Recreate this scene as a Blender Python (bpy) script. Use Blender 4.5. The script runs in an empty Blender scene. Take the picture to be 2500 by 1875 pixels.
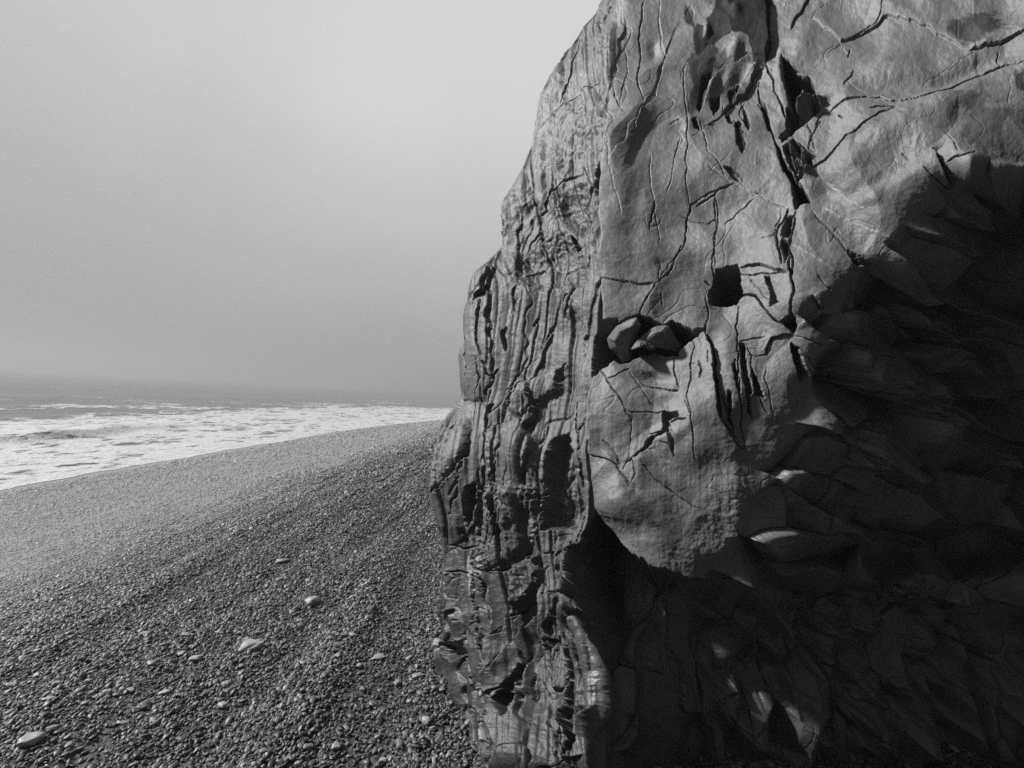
import bpy, bmesh, math, random
import numpy as np
from mathutils import Vector, Matrix

rng = np.random.default_rng(7)
random.seed(7)
scene = bpy.context.scene
C = scene.collection

# ------------------------------------------------------------------ camera
CAM_H = 1.6
FPX = 1250.0                       # focal length in pixels of a 2500 px wide picture
ROLL = math.radians(2.9)
PITCH = math.radians(1.15)
Fw = np.array([0.0, math.cos(PITCH), math.sin(PITCH)])
U0 = np.array([0.0, -math.sin(PITCH), math.cos(PITCH)])
X0 = np.array([1.0, 0.0, 0.0])
Rt = math.cos(ROLL) * X0 + math.sin(ROLL) * U0
Up = -math.sin(ROLL) * X0 + math.cos(ROLL) * U0
CAM = np.array([0.0, 0.0, CAM_H])


def ray(px, py):
    a = (np.asarray(px, float) - 1250.0) / FPX
    b = -(np.asarray(py, float) - 937.5) / FPX
    return Fw + a[..., None] * Rt + b[..., None] * Up


def project(P):
    d = P - CAM
    f = d @ Fw
    f = np.where(f < 0.05, 0.05, f)
    return 1250.0 + FPX * (d @ Rt) / f, 937.5 - FPX * (d @ Up) / f, f


cam_data = bpy.data.cameras.new('camera')
cam_data.sensor_width = 36.0
cam_data.lens = 18.0
cam_data.clip_start = 0.05
cam_data.clip_end = 9000.0
cam = bpy.data.objects.new('camera', cam_data)
C.objects.link(cam)
M = Matrix(((Rt[0], Up[0], -Fw[0], CAM[0]), (Rt[1], Up[1], -Fw[1], CAM[1]),
            (Rt[2], Up[2], -Fw[2], CAM[2]), (0, 0, 0, 1)))
cam.matrix_world = M
scene.camera = cam


# ------------------------------------------------------------------ helpers
def smooth(e0, e1, x):
    t = np.clip((x - e0) / (e1 - e0), 0, 1)
    return t * t * (3 - 2 * t)


def _hash(ix, iy, seed):
    h = (ix.astype(np.int64) * 374761393 + iy.astype(np.int64) * 668265263 + seed * 1274126177) & 0xFFFFFFFF
    h = ((h ^ (h >> 13)) * 1274126177) & 0xFFFFFFFF
    return (h ^ (h >> 16)) & 0xFFFFFFFF


def gnoise(x, y, seed=0):
    """2-D gradient noise, about -1..1."""
    x0 = np.floor(x); y0 = np.floor(y)
    fx = (x - x0).astype(np.float32); fy = (y - y0).astype(np.float32)
    ux = fx * fx * fx * (fx * (fx * 6 - 15) + 10)
    uy = fy * fy * fy * (fy * (fy * 6 - 15) + 10)

    def corner(ox, oy):
        a = _hash(x0 + ox, y0 + oy, seed).astype(np.float32) * np.float32(2 * math.pi / 4294967296.0)
        return np.cos(a) * (fx - ox) + np.sin(a) * (fy - oy)
    n0 = corner(0, 0) * (1 - ux) + corner(1, 0) * ux
    n1 = corner(0, 1) * (1 - ux) + corner(1, 1) * ux
    return (n0 * (1 - uy) + n1 * uy) * 1.5


def fbm(x, y, octaves=4, seed=0, gain=0.5, lac=2.03):
    r = np.zeros(np.shape(x), np.float32); a = 1.0
    for o in range(octaves):
        r += a * gnoise(x, y, seed + o * 17)
        x = x * lac + 3.7; y = y * lac - 1.9; a *= gain
    return r


def ridged(x, y, octaves=3, seed=0):
    r = np.zeros(np.shape(x), np.float32); a = 1.0
    for o in range(octaves):
        r += a * (1 - np.abs(gnoise(x, y, seed + o * 13)) * 2)
        x = x * 2.1 + 1.3; y = y * 2.1 + 7.7; a *= 0.5
    return r


def voronoi(x, y, seed=0):
    """returns F2-F1, id hash (0..1), vector to the nearest cell point"""
    ix = np.floor(x); iy = np.floor(y)
    f1 = np.full(x.shape, 9.0, np.float32); f2 = f1.copy()
    idn = np.zeros(x.shape, np.float32); vx = f1 * 0; vy = f1 * 0
    for ox in (-1, 0, 1):
        for oy in (-1, 0, 1):
            h = _hash(ix + ox, iy + oy, seed)
            jx = (h & 0xFFFF).astype(np.float32) / 65536; jy = ((h >> 16) & 0xFFFF).astype(np.float32) / 65536
            dx = (ix + ox + jx - x).astype(np.float32); dy = (iy + oy + jy - y).astype(np.float32)
            d = np.sqrt(dx * dx + dy * dy)
            near = d < f1
            f2 = np.where(near, f1, np.minimum(f2, d))
            idn = np.where(near, _hash(ix + ox + 91, iy + oy + 37, seed + 5).astype(np.float32) / 4294967296.0, idn)
            vx = np.where(near, dx, vx); vy = np.where(near, dy, vy)
            f1 = np.where(near, d, f1)
    return f2 - f1, idn, vx, vy


def pchip(xk, yk, x):
    """monotone cubic through knots (xk increasing), yk may be 1-D"""
    xk = np.asarray(xk, float); yk = np.asarray(yk, float)
    h = np.diff(xk); d = np.diff(yk) / h
    m = np.zeros_like(yk)
    m[0], m[-1] = d[0], d[-1]
    for i in range(1, len(xk) - 1):
        if d[i - 1] * d[i] > 0:
            w1 = 2 * h[i] + h[i - 1]; w2 = h[i] + 2 * h[i - 1]
            m[i] = (w1 + w2) / (w1 / d[i - 1] + w2 / d[i])
    x = np.clip(x, xk[0], xk[-1])
    i = np.clip(np.searchsorted(xk, x) - 1, 0, len(xk) - 2)
    t = (x - xk[i]) / h[i]
    return ((2 * t**3 - 3 * t**2 + 1) * yk[i] + (t**3 - 2 * t**2 + t) * h[i] * m[i]
            + (-2 * t**3 + 3 * t**2) * yk[i + 1] + (t**3 - t**2) * h[i] * m[i + 1])


def mesh_from(name, V, F4, mats=(), attrs=None, smooth_shade=True):
    me = bpy.data.meshes.new(name)
    V = np.ascontiguousarray(V, np.float32); F4 = np.ascontiguousarray(F4, np.int32)
    me.vertices.add(len(V)); me.vertices.foreach_set('co', V.ravel())
    n = F4.shape[1]
    me.loops.add(F4.size); me.loops.foreach_set('vertex_index', F4.ravel())
    me.polygons.add(len(F4))
    me.polygons.foreach_set('loop_start', np.arange(0, F4.size, n, dtype=np.int32))
    try:
        me.polygons.foreach_set('loop_total', np.full(len(F4), n, np.int32))
    except Exception:
        pass
    me.update(calc_edges=True)
    if smooth_shade:
        me.polygons.foreach_set('use_smooth', np.ones(len(F4), bool))
    for k, a in (attrs or {}).items():
        at = me.attributes.new(k, 'FLOAT', 'POINT')
        at.data.foreach_set('value', np.ascontiguousarray(a, np.float32).ravel())
    for m in mats:
        me.materials.append(m)
    return me


def link(name, me, parent=None):
    o = bpy.data.objects.new(name, me); C.objects.link(o)
    if parent is not None:
        o.parent = parent
    return o


def tag(o, label=None, cat=None, group=None, kind=None):
    if label: o['label'] = label
    if cat: o['category'] = cat
    if group: o['group'] = group
    if kind: o['kind'] = kind
    return o


def grid_faces(nr, nc):
    i = np.arange(nr - 1)[:, None] * nc + np.arange(nc - 1)[None, :]
    return np.stack([i, i + 1, i + nc + 1, i + nc], -1).reshape(-1, 4)


def new_mat(name):
    m = bpy.data.materials.new(name); m.use_nodes = True
    nt = m.node_tree; nt.nodes.clear()
    return m, nt


def N(nt, t, **kw):
    n = nt.nodes.new(t)
    for k, v in kw.items():
        if k.startswith('i_'):
            n.inputs[k[2:].replace('_', ' ')].default_value = v
        else:
            setattr(n, k, v)
    return n


def math_n(nt, op, a, b=None, clamp=False):
    n = nt.nodes.new('ShaderNodeMath'); n.operation = op; n.use_clamp = clamp
    for i, v in enumerate((a, b)):
        if v is None: continue
        if isinstance(v, (int, float)): n.inputs[i].default_value = v
        else: nt.links.new(v, n.inputs[i])
    return n.outputs[0]


def maprange(nt, v, a, b, c, d, smoothstep=False):
    n = nt.nodes.new('ShaderNodeMapRange')
    n.interpolation_type = 'SMOOTHSTEP' if smoothstep else 'LINEAR'
    nt.links.new(v, n.inputs[0])
    for i, x in enumerate((a, b, c, d)): n.inputs[1 + i].default_value = x
    return n.outputs[0]


def grey(nt, v):
    n = nt.nodes.new('ShaderNodeCombineColor')
    for i in range(3): nt.links.new(v, n.inputs[i])
    return n.outputs[0]


def noise_n(nt, vec, scale, detail=3.0, rough=0.5, dist=0.0):
    n = nt.nodes.new('ShaderNodeTexNoise')
    n.inputs['Scale'].default_value = scale; n.inputs['Detail'].default_value = detail
    n.inputs['Roughness'].default_value = rough; n.inputs['Distortion'].default_value = dist
    if vec is not None: nt.links.new(vec, n.inputs['Vector'])
    return n.outputs['Fac']


def attr_n(nt, name, typ='GEOMETRY'):
    n = nt.nodes.new('ShaderNodeAttribute'); n.attribute_name = name; n.attribute_type = typ
    return n.outputs['Fac']


def bump_n(nt, h, dist, strength=1.0, normal=None):
    n = nt.nodes.new('ShaderNodeBump'); n.inputs['Distance'].default_value = dist
    n.inputs['Strength'].default_value = strength
    nt.links.new(h, n.inputs['Height'])
    if normal is not None: nt.links.new(normal, n.inputs['Normal'])
    return n.outputs[0]


def out_surface(nt, sh):
    o = nt.nodes.new('ShaderNodeOutputMaterial'); nt.links.new(sh, o.inputs['Surface'])
    return o


# ------------------------------------------------------------------ light
SUN_DIR = np.array([-0.76, 0.05, 0.64]); SUN_DIR /= np.linalg.norm(SUN_DIR)
sun_el = math.asin(SUN_DIR[2]); sun_az = math.atan2(SUN_DIR[0], SUN_DIR[1])
sd = bpy.data.lights.new('sun', 'SUN')
sd.energy = 5.0; sd.angle = math.radians(5); sd.color = (1, 1, 1)
so = bpy.data.objects.new('sun', sd); C.objects.link(so)
so.rotation_euler = Vector(SUN_DIR).to_track_quat('Z', 'Y').to_euler()
so.location = (-20, -10, 30)

world = bpy.data.worlds.new('World'); scene.world = world; world.use_nodes = True
nt = world.node_tree; nt.nodes.clear()
sky = N(nt, 'ShaderNodeTexSky', sky_type='NISHITA', sun_disc=False)
sky.sun_elevation = sun_el; sky.sun_rotation = sun_az; sky.dust_density = 6.0; sky.air_density = 2.0
bw = N(nt, 'ShaderNodeRGBToBW'); nt.links.new(sky.outputs[0], bw.inputs[0])
tc = N(nt, 'ShaderNodeTexCoord')
dot = N(nt, 'ShaderNodeVectorMath', operation='DOT_PRODUCT')
nt.links.new(tc.outputs['Generated'], dot.inputs[0])
SKY_HOT = Vector((0.10, 0.78, 0.62)).normalized()
dot.inputs[1].default_value = SKY_HOT
fog = maprange(nt, dot.outputs['Value'], -0.30, 1.0, 0.06, 1.0)
fogp = math_n(nt, 'POWER', fog, 1.0)
cl = noise_n(nt, tc.outputs['Generated'], 2.2, 4.0, 0.55)
clm = maprange(nt, cl, 0.3, 0.7, 0.95, 1.05)
FOG_LEVEL = 3.42                     # an overcast deck, in the sky texture's units (world strength 0.1)
sepz = N(nt, 'ShaderNodeSeparateXYZ'); nt.links.new(tc.outputs['Generated'], sepz.inputs[0])
fogp = math_n(nt, 'MULTIPLY', fogp, maprange(nt, sepz.outputs[2], 0.02, 0.46, 0.66, 1.02))   # thicker, duller air low over the sea
deck = math_n(nt, 'MULTIPLY', math_n(nt, 'MULTIPLY', fogp, clm), FOG_LEVEL)
mixv = math_n(nt, 'ADD', math_n(nt, 'MULTIPLY', deck, 0.95), math_n(nt, 'MULTIPLY', bw.outputs[0], 0.02))
bg = N(nt, 'ShaderNodeBackground'); bg.inputs['Strength'].default_value = 0.1
nt.links.new(grey(nt, mixv), bg.inputs['Color'])
wo = N(nt, 'ShaderNodeOutputWorld'); nt.links.new(bg.outputs[0], wo.inputs['Surface'])

vs = scene.view_settings
scene.display_settings.display_device = 'sRGB'
vs.view_transform = 'Standard'; vs.look = 'None'; vs.exposure = 1.05; vs.gamma = 1.0
vs.use_curve_mapping = False
scene.render.engine = 'CYCLES'
cy = scene.cycles
cy.use_denoising = False
cy.max_bounces = 5; cy.diffuse_bounces = 1; cy.glossy_bounces = 3; cy.transparent_max_bounces = 8
cy.volume_bounces = 1; cy.transmission_bounces = 2
cy.use_adaptive_sampling = True; cy.adaptive_threshold = 0.01
cy.sample_clamp_indirect = 3.0; cy.sample_clamp_direct = 6.0
PEB_DENS = 6600.0
PEB_SCALE = 0.7
HAZE_COL = 0.33
HAZE_D = 0.0044
# ------------------------------------------------------------------ the rock: base form
STEP = 1.5                         # grid spacing in photo pixels (a few millimetres on the rock)
SIL = [(-1200, 1640), (-400, 1540), (0, 1465), (35, 1452), (55, 1436), (101, 1405), (143, 1371), (245, 1316), (338, 1310), (392, 1290),
       (456, 1253), (502, 1233), (599, 1239), (650, 1207), (692, 1162), (730, 1152), (811, 1139), (870, 1118), (929, 1122), (963, 1126),
       (1056, 1084), (1140, 1068), (1217, 1057), (1258, 1056), (1285, 1060), (1318, 1076), (1394, 1085), (1496, 1084),
       (1555, 1092), (1597, 1084), (1660, 1088), (1720, 1100), (1800, 1128), (1900, 1146), (2200, 1150), (3400, 1150)]
KPX = [(-1200, 1700), (-400, 1560), (0, 1505), (250, 1488), (500, 1477), (750, 1470), (1000, 1448), (1250, 1455), (1400, 1468),
       (1550, 1465), (1700, 1462), (1875, 1462), (3400, 1460)]
TR = [-1200, -400, 0, 250, 400, 500, 620, 750, 1000, 1200, 1330, 1420, 1550, 1700, 1875, 2300, 3400]
#        S     A     B     K     F1    F2    F3    F4    F5    F6    G1    G2
TT = [[6.2, 5.9, 5.7, 5.4, 5.2, 5.0, 4.8, 4.6, 4.4, 4.2, 3.2, 1.9],
      [4.9, 4.6, 4.3, 4.05, 3.8, 3.55, 3.3, 3.05, 2.8, 2.6, 2.0, 1.5],
      [4.35, 4.05, 3.75, 3.45, 3.2, 3.0, 2.75, 2.5, 2.3, 2.1, 1.75, 1.35],
      [4.05, 3.75, 3.45, 3.15, 2.95, 2.75, 2.5, 2.27, 2.1, 1.98, 1.7, 1.3],
      [3.9, 3.6, 3.33, 3.02, 2.84, 2.64, 2.40, 2.18, 2.02, 1.92, 1.72, 1.32],
      [3.8, 3.5, 3.25, 2.94, 2.77, 2.57, 2.33, 2.12, 2.15, 2.28, 1.9, 1.38],
      [3.67, 3.38, 3.13, 2.84, 2.67, 2.47, 2.24, 2.12, 2.29, 2.45, 2.0, 1.43],
      [3.55, 3.27, 3.02, 2.74, 2.57, 2.39, 2.17, 2.30, 2.48, 2.63, 2.13, 1.5],
      [3.3, 3.04, 2.82, 2.58, 2.37, 2.24, 2.24, 2.46, 2.62, 2.74, 2.25, 1.55],
      [3.1, 2.83, 2.63, 2.46, 2.27, 2.18, 2.32, 2.54, 2.66, 2.72, 2.25, 1.55],
      [3.05, 2.72, 2.52, 2.39, 2.22, 2.18, 2.38, 2.56, 2.66, 2.70, 2.2, 1.52],
      [3.0, 2.63, 2.43, 2.26, 2.16, 2.20, 2.28, 2.33, 2.36, 2.40, 2.15, 1.5],
      [2.95, 2.5, 2.3, 2.10, 2.08, 2.15, 2.21, 2.27, 2.32, 2.36, 2.0, 1.4],
      [2.80, 2.36, 2.13, 1.96, 2.04, 2.11, 2.17, 2.23, 2.28, 2.32, 1.85, 1.35],
      [2.38, 2.06, 1.90, 1.83, 2.03, 2.10, 2.16, 2.22, 2.26, 2.29, 1.75, 1.3],
      [2.25, 1.95, 1.78, 1.68, 1.98, 2.05, 2.1, 2.14, 2.18, 2.2, 1.65, 1.25],
      [2.1, 1.85, 1.65, 1.5, 1.5, 1.5, 1.5, 1.5, 1.5, 1.5, 1.4, 1.2]]
TT = np.array(TT)

rows_py = np.concatenate([np.arange(-1200, -60, 16.0), np.arange(-60, -12, 5.0), np.arange(-12, 1890, STEP),
                          np.arange(1890, 2100, 12.0), np.arange(2100, 3401, 60.0)])
NR = len(rows_py)
sil = pchip([a for a, _ in SIL], [b for _, b in SIL], rows_py)
kpx = pchip([a for a, _ in KPX], [b for _, b in KPX], rows_py)
kpx = np.maximum(kpx, sil + 40)
tcol = np.stack([pchip(TR, TT[:, k], rows_py) for k in range(12)], 1)
tS = tcol[:, 0]
pxcol = [sil + 1100, sil + 420, sil + 85, sil, sil + 0.35 * (kpx - sil), sil + 0.7 * (kpx - sil), kpx]
dep = [tS + 4.0, tS + 1.9, tS + 0.62, tS, tcol[:, 1], tcol[:, 2], tcol[:, 3]]
for i, q in enumerate((1640, 1810, 1985, 2160, 2335, 2520, 3000, 3900)):
    pxcol.append(np.full(NR, float(q)) + (kpx - 1465) * 0.6 * max(0, 1 - i / 5)); dep.append(tcol[:, 4 + i])
ctrl = [CAM + ray(p, rows_py) * d[:, None] for p, d in zip(pxcol, dep)]      # 15 control columns
zG = ctrl[-1][:, 2]; zH = ctrl[0][:, 2]
for q, (bx, by) in enumerate(((3.4, 0.5), (6.5, 1.4), (8.4, 5.0), (7.0, 8.8))):
    f = (q + 1) / 5.0
    ctrl.append(np.stack([np.full(NR, bx), np.full(NR, by), zG * (1 - f) + zH * f], 1))
ctrl = np.stack(ctrl, 0)                                   # K x NR x 3, closed ring
K = len(ctrl)
nxt = np.roll(ctrl, -1, 0); prv = np.roll(ctrl, 1, 0)
Ln = np.linalg.norm(nxt - ctrl, axis=2, keepdims=True); Lp = np.roll(Ln, 1, 0)
Tan = ((nxt - ctrl) / Ln * Lp + (ctrl - prv) / Lp * Ln) / (Ln + Lp)
nsamp = [12, 14, 60]
for k in range(3, 14):
    w = np.mean((pxcol[k + 1] - pxcol[k])[(rows_py > 0) & (rows_py < 1875)]) if k < 14 else 0
    nsamp.append(int(w / STEP) if k < 12 else int(min(w, 400) / (9 if k == 12 else 20)))
nsamp += [8, 8, 8, 8, 8]
nsamp = nsamp[:K]
cols = []; colk = []
for k in range(K):
    n = nsamp[k]; f = (np.arange(n) / n)[:, None, None]
    if k == 2: f = 1 - (1 - f) ** 1.6                  # denser near the silhouette
    p0, p1 = ctrl[k][None], nxt[k][None]; L = Ln[k][None]
    t0, t1 = Tan[k][None] * L, np.roll(Tan, -1, 0)[k][None] * L
    cols.append((2 * f**3 - 3 * f**2 + 1) * p0 + (f**3 - 2 * f**2 + f) * t0 + (-2 * f**3 + 3 * f**2) * p1 + (f**3 - f**2) * t1)
    colk += [k + i / n for i in range(n)]
base = np.concatenate(cols, 0).transpose(1, 0, 2)          # NR x NC x 3
colk = np.array(colk); NC = base.shape[1]
cS = int(sum(nsamp[:3])); cK = int(sum(nsamp[:6])); cF6 = int(sum(nsamp[:12])); cG1 = int(sum(nsamp[:13])); cG2 = int(sum(nsamp[:14]))
dS = np.roll(base, -1, 1) - np.roll(base, 1, 1)
dR = np.gradient(base, axis=0)
nrm = np.cross(dS, dR); nrm /= np.linalg.norm(nrm, axis=2, keepdims=True) + 1e-9
mid = (NR // 2, cK + 60)
if nrm[mid] @ (CAM - base[mid]) < 0: nrm = -nrm
PX, PY, PT = project(base)
PX = PX.astype(np.float32); PY = PY.astype(np.float32)
# unrolled coordinate for noise: photo px where the photo sees the rock, arc length elsewhere
U = PX.copy()
arc = np.cumsum(np.linalg.norm(np.diff(base, axis=1, prepend=base[:, :1]), axis=2), 1) * 420
U[:, :cS] = (PX[:, cS:cS + 1] - (arc[:, cS:cS + 1] - arc[:, :cS])).astype(np.float32)
U[:, cG1:] = (PX[:, cG1:cG1 + 1] + (arc[:, cG1:] - arc[:, cG1:cG1 + 1])).astype(np.float32)
V_ = np.broadcast_to(rows_py[:, None], U.shape).astype(np.float32)

Dz = np.zeros((NR, NC), np.float32)          # displacement along the normal, metres
stain = np.zeros((NR, NC), np.float32)
pale = np.zeros((NR, NC), np.float32)
wx = PX + 1.8 * fbm(U / 26, V_ / 26, 4, 101, 0.6) ; wy = PY + 1.8 * fbm(U / 26, V_ / 26, 4, 202, 0.6)
widthvar = 1 + 0.5 * gnoise(U / 60, V_ / 60, 303)

FR = {'B': (1000, 0), 'C': (1700, 0), 'D': (1000, 600), 'E': (1700, 600), 'F': (1000, 1175), 'G': (1700, 1175), 'P': None}


def fp(fr, pts):
    a = np.array(pts, float).reshape(-1, 2)
    return a if fr == 'P' else a * (800 / 1896.0) + np.array(FR[fr])


def window(pts, m):
    r = np.where((rows_py > pts[:, 1].min() - m) & (rows_py < pts[:, 1].max() + m))[0]
    if len(r) < 2: return None
    r0, r1 = r[0], r[-1] + 1
    sub = PX[r0:r1, cS - 2:cG1]
    c = np.where(((sub > pts[:, 0].min() - m) & (sub < pts[:, 0].max() + m)).any(0))[0]
    if len(c) < 2: return None
    return slice(r0, r1), slice(cS - 2 + c[0], cS - 2 + c[-1] + 1)


def pl_dist(x, y, pts):
    """distance to polyline, signed side of the nearest segment (+ = left of travel seen with y down), length fraction"""
    best = np.full(x.shape, 1e9, np.float32); side = np.zeros(x.shape, np.float32); fr = np.zeros(x.shape, np.float32)
    seg = np.diff(pts, axis=0); L = np.hypot(seg[:, 0], seg[:, 1]); cum = np.concatenate([[0], np.cumsum(L)])
    for i in range(len(seg)):
        ax, ay = pts[i]; dx, dy = seg[i]
        t = np.clip(((x - ax) * dx + (y - ay) * dy) / (L[i] ** 2 + 1e-9), 0, 1)
        ex = x - ax - t * dx; ey = y - ay - t * dy
        d = np.hypot(ex, ey); b = d < best
        best = np.where(b, d, best)
        side = np.where(b, np.sign(dy * (x - ax) - dx * (y - ay)), side)
        fr = np.where(b, (cum[i] + t * L[i]) / (cum[-1] + 1e-9), fr)
    return best, side, fr


def poly_sd(x, y, pts):
    """signed distance to a polygon, + inside"""
    p = np.vstack([pts, pts[:1]])
    d, _, _ = pl_dist(x, y, p)
    ins = np.zeros(x.shape, bool)
    for i in range(len(pts)):
        x1, y1 = p[i]; x2, y2 = p[i + 1]
        if y1 == y2: continue
        c = ((y1 > y) != (y2 > y)) & (x < (x2 - x1) * (y - y1) / (y2 - y1) + x1)
        ins ^= c
    return np.where(ins, d, -d)


def spl(pts, n=6):
    """round a polyline a little (Catmull-Rom)"""
    if len(pts) < 3: return pts
    p = np.vstack([2 * pts[0] - pts[1], pts, 2 * pts[-1] - pts[-2]])
    out = []
    for i in range(1, len(p) - 2):
        for k in range(n):
            t = k / n
            out.append(0.5 * (2 * p[i] + (p[i + 1] - p[i - 1]) * t + (2 * p[i - 1] - 5 * p[i] + 4 * p[i + 1] - p[i + 2]) * t * t
                              + (3 * p[i] - p[i - 1] - 3 * p[i + 1] + p[i + 2]) * t ** 3))
    out.append(p[-2])
    return np.array(out)


JR = np.random.default_rng(5)


def jag(q, amt):
    """break a traced line into short straight runs, as joints in hard rock go"""
    for it in range(2):
        out = [q[0]]
        for a_, b_ in zip(q[:-1], q[1:]):
            d_ = b_ - a_; L_ = math.hypot(*d_)
            if L_ > 14:
                m_ = a_ + d_ * JR.uniform(0.35, 0.65) + np.array([-d_[1], d_[0]]) * JR.normal(0, amt)
                out += [m_]
            out.append(b_)
        q = np.array(out)
    return q


FOLD = 1.0


def crack(fr, pts, w=3.0, d=0.02, st=0.0, L=40.0, taper=0.25, rim=0.0):
    """a groove w photo px wide and d metres deep; st lifts the left side of travel and fades over L px"""
    q = jag(fp(fr, pts), 0.06)
    win = window(q, max(4 * w, L * 2.2 if st else 0) + 8)
    if win is None: return
    x, y = wx[win], wy[win]
    dist, side, f = pl_dist(x, y, q)
    tp = np.minimum(1, np.minimum(f, 1 - f) / max(taper * 0.5, 1e-3)) * 0.75 + 0.25
    ww = w * np.clip(widthvar[win], 0.5, 1.6) * tp
    endm = 1.0
    Dz[win] -= d * tp * np.clip(1.1 - dist / (0.26 * ww + 0.8), 0, 1) ** 0.7
    if rim: Dz[win] += rim * np.exp(-((dist - 1.6 * w) / w) ** 2)
    if st:
        edge = smooth(-1, 1, side * dist / (0.4 * w + 1.2))
        fade = np.exp(-(dist / L) ** 2) * np.minimum(1, np.minimum(f, 1 - f) / 0.12)
        Dz[win] += FOLD * st * (edge - 0.5) * fade


def hole(fr, pts, d=0.1, edge=5.0, rough=0.25, soft=False):
    q = fp(fr, pts)
    if soft: q = spl(np.vstack([q, q[:1]]), 4)[:-1]
    win = window(q, edge * 2 + 8)
    if win is None: return
    sd_ = poly_sd(wx[win], wy[win], q)
    sd_ = sd_ + (1.6 + 0.12 * edge) * fbm(U[win] / 13, V_[win] / 13, 3, 78)
    m = smooth(-edge * 0.4, edge, sd_)
    floor = 1 + rough * fbm(U[win] / 22, V_[win] / 30, 3, 77)
    Dz[win] -= d * m * floor


def stainp(fr, pts, v=1.0, e=3.0, amp=3.0, fx=14.0, fy=22.0):
    q = fp(fr, pts)
    win = window(q, 20 + amp * 2)
    if win is None: return
    sd_ = poly_sd(wx[win], wy[win], q) + amp * fbm(U[win] / fx, V_[win] / fy, 3, 55)
    stain[win] = np.maximum(stain[win], v * smooth(-e, e, sd_))


def vein(fr, pts, w=2.0, h=0.002, v=1.0):
    q = spl(fp(fr, pts), 4)
    win = window(q, w * 5 + 6)
    if win is None: return
    dist, _, f = pl_dist(wx[win], wy[win], q)
    g = np.exp(-(dist / w) ** 2) * (0.55 + 0.45 * gnoise(U[win] / 12, V_[win] / 12, 9))
    Dz[win] += h * g
    pale[win] = np.maximum(pale[win], v * np.clip(g, 0, 1))


def dome(fr, cx, cy, rx, ry, h, ang=0.0, p=2.0):
    c = fp(fr, [(cx, cy)])[0]
    s = 1.0 if fr == 'P' else 800 / 1896.0
    rx *= s; ry *= s
    R = max(rx, ry) * 2.4
    win = window(np.array([c, c]), R)
    if win is None: return
    x = wx[win] - c[0]; y = wy[win] - c[1]
    ca, sa = math.cos(ang), math.sin(ang)
    u = (x * ca + y * sa) / rx; v = (-x * sa + y * ca) / ry
    Dz[win] += h * np.exp(-(u * u + v * v) ** (p / 2))
# ------------------------------------------------------------------ region weights
KX = (kpx + 9 * fbm(rows_py / 120, rows_py * 0 + 3.3, 3, 88) * smooth(80, 200, rows_py) * smooth(1400, 1250, rows_py))[:, None].astype(np.float32)
face_w = smooth(-8, 8, U - KX)                     # 1 on the smooth face, 0 on the layered flank
LIPP = np.array([(1440, 1085), (1448, 1180), (1458, 1235), (1478, 1275), (1512, 1325), (1555, 1372), (1600, 1398), (1660, 1412),
                 (1720, 1424), (1800, 1432), (1900, 1420), (1985, 1400), (2090, 1418), (2200, 1450), (2330, 1478), (2520, 1490),
                 (2700, 1500)], float)
lip_y = (np.interp(U, LIPP[:, 0], LIPP[:, 1]) + 22 * np.abs(gnoise(U / 70, U * 0 + 0.4, 91)) + 7 * fbm(U / 22, U * 0 + 1.7, 3, 92) - 8).astype(np.float32)
below = smooth(-8, 10, V_ - lip_y) * smooth(-6, 6, U - np.interp(V_, [1085, 1240, 1310, 1375, 1460, 1520, 1600, 1660, 1710, 1770, 1815, 1900], [1440, 1456, 1446, 1440, 1446, 1464, 1478, 1490, 1490, 1486, 1480, 1474]))
under_w = below
# dark underside: right of the terminator
TERM = np.array([(2500, 395), (2420, 420), (2340, 440), (2290, 480), (2240, 540), (2150, 610), (2085, 690), (2060, 760), (2000, 850),
                 (1990, 900), (1960, 980), (1900, 1000), (1880, 1090), (1780, 1150), (1730, 1200), (1690, 1300), (1610, 1360)], float)
ty = np.interp(U, TERM[::-1, 0], TERM[::-1, 1], left=1500, right=395).astype(np.float32)
shade_w = smooth(-30, 60, V_ - ty) * face_w * (1 - under_w)
flank_w = 1 - face_w
back_w = smooth(40, 420, sil[:, None] - U); back_w[:, cG1:] = 1; back_w[:, cS:cG1] = 0

# ------------------------------------------------------------------ broad form
Dz += 0.035 * fbm(U / 330, V_ / 300, 3, 11)
Dz += 0.006 * fbm(U / 110, V_ / 140, 2, 12) * (0.6 + 0.8 * shade_w + 0.6 * flank_w)
# broad planes meeting along creases
fa = (U * 0.85 + V_ * 0.5) / 230 + 0.15 * fbm(U / 190, V_ / 190, 2, 15); fb_ = (V_ * 0.85 - U * 0.5) / 330
Dz += face_w * (1 - back_w) * smooth(1500, 1200, V_) * (0.036 * np.abs(gnoise(fa, fb_, 17)) - 0.034 * np.abs(gnoise(fb_ * 1.7 + 4, fa * 1.2, 18)) + 0.008 * np.abs(gnoise(fa * 2.6, fb_ * 2.2, 19)))
Dz += back_w * (0.16 * fbm(U / 420, V_ / 500, 4, 13) + 0.05 * ridged(U / 130, V_ / 300, 3, 14))
# recess below the lip of the big bulge, deepest right under it
Dz -= under_w * (0.21 - 0.10 * smooth(1600, 1880, V_))
# swelling of the bulge just above the lip, and the ridge line between flank and face
Dz += 0.05 * (1 - under_w) * face_w * np.exp(-((V_ - lip_y + 120) / 140.0) ** 2) * smooth(2300, 1900, U)
kd = (U - KX) / 30.0
up_k = smooth(1120, 1000, V_)
Dz += 0.05 * np.where(kd > 0, np.exp(-kd * 0.35), np.exp(-np.abs(kd) * 3.2) - 0.0) * up_k * smooth(120, 420, V_)
Dz -= 0.045 * smooth(0.16, -0.26, kd) * np.exp(-np.maximum(-kd, 0) / 4.0) * up_k * smooth(120, 420, V_)

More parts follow.
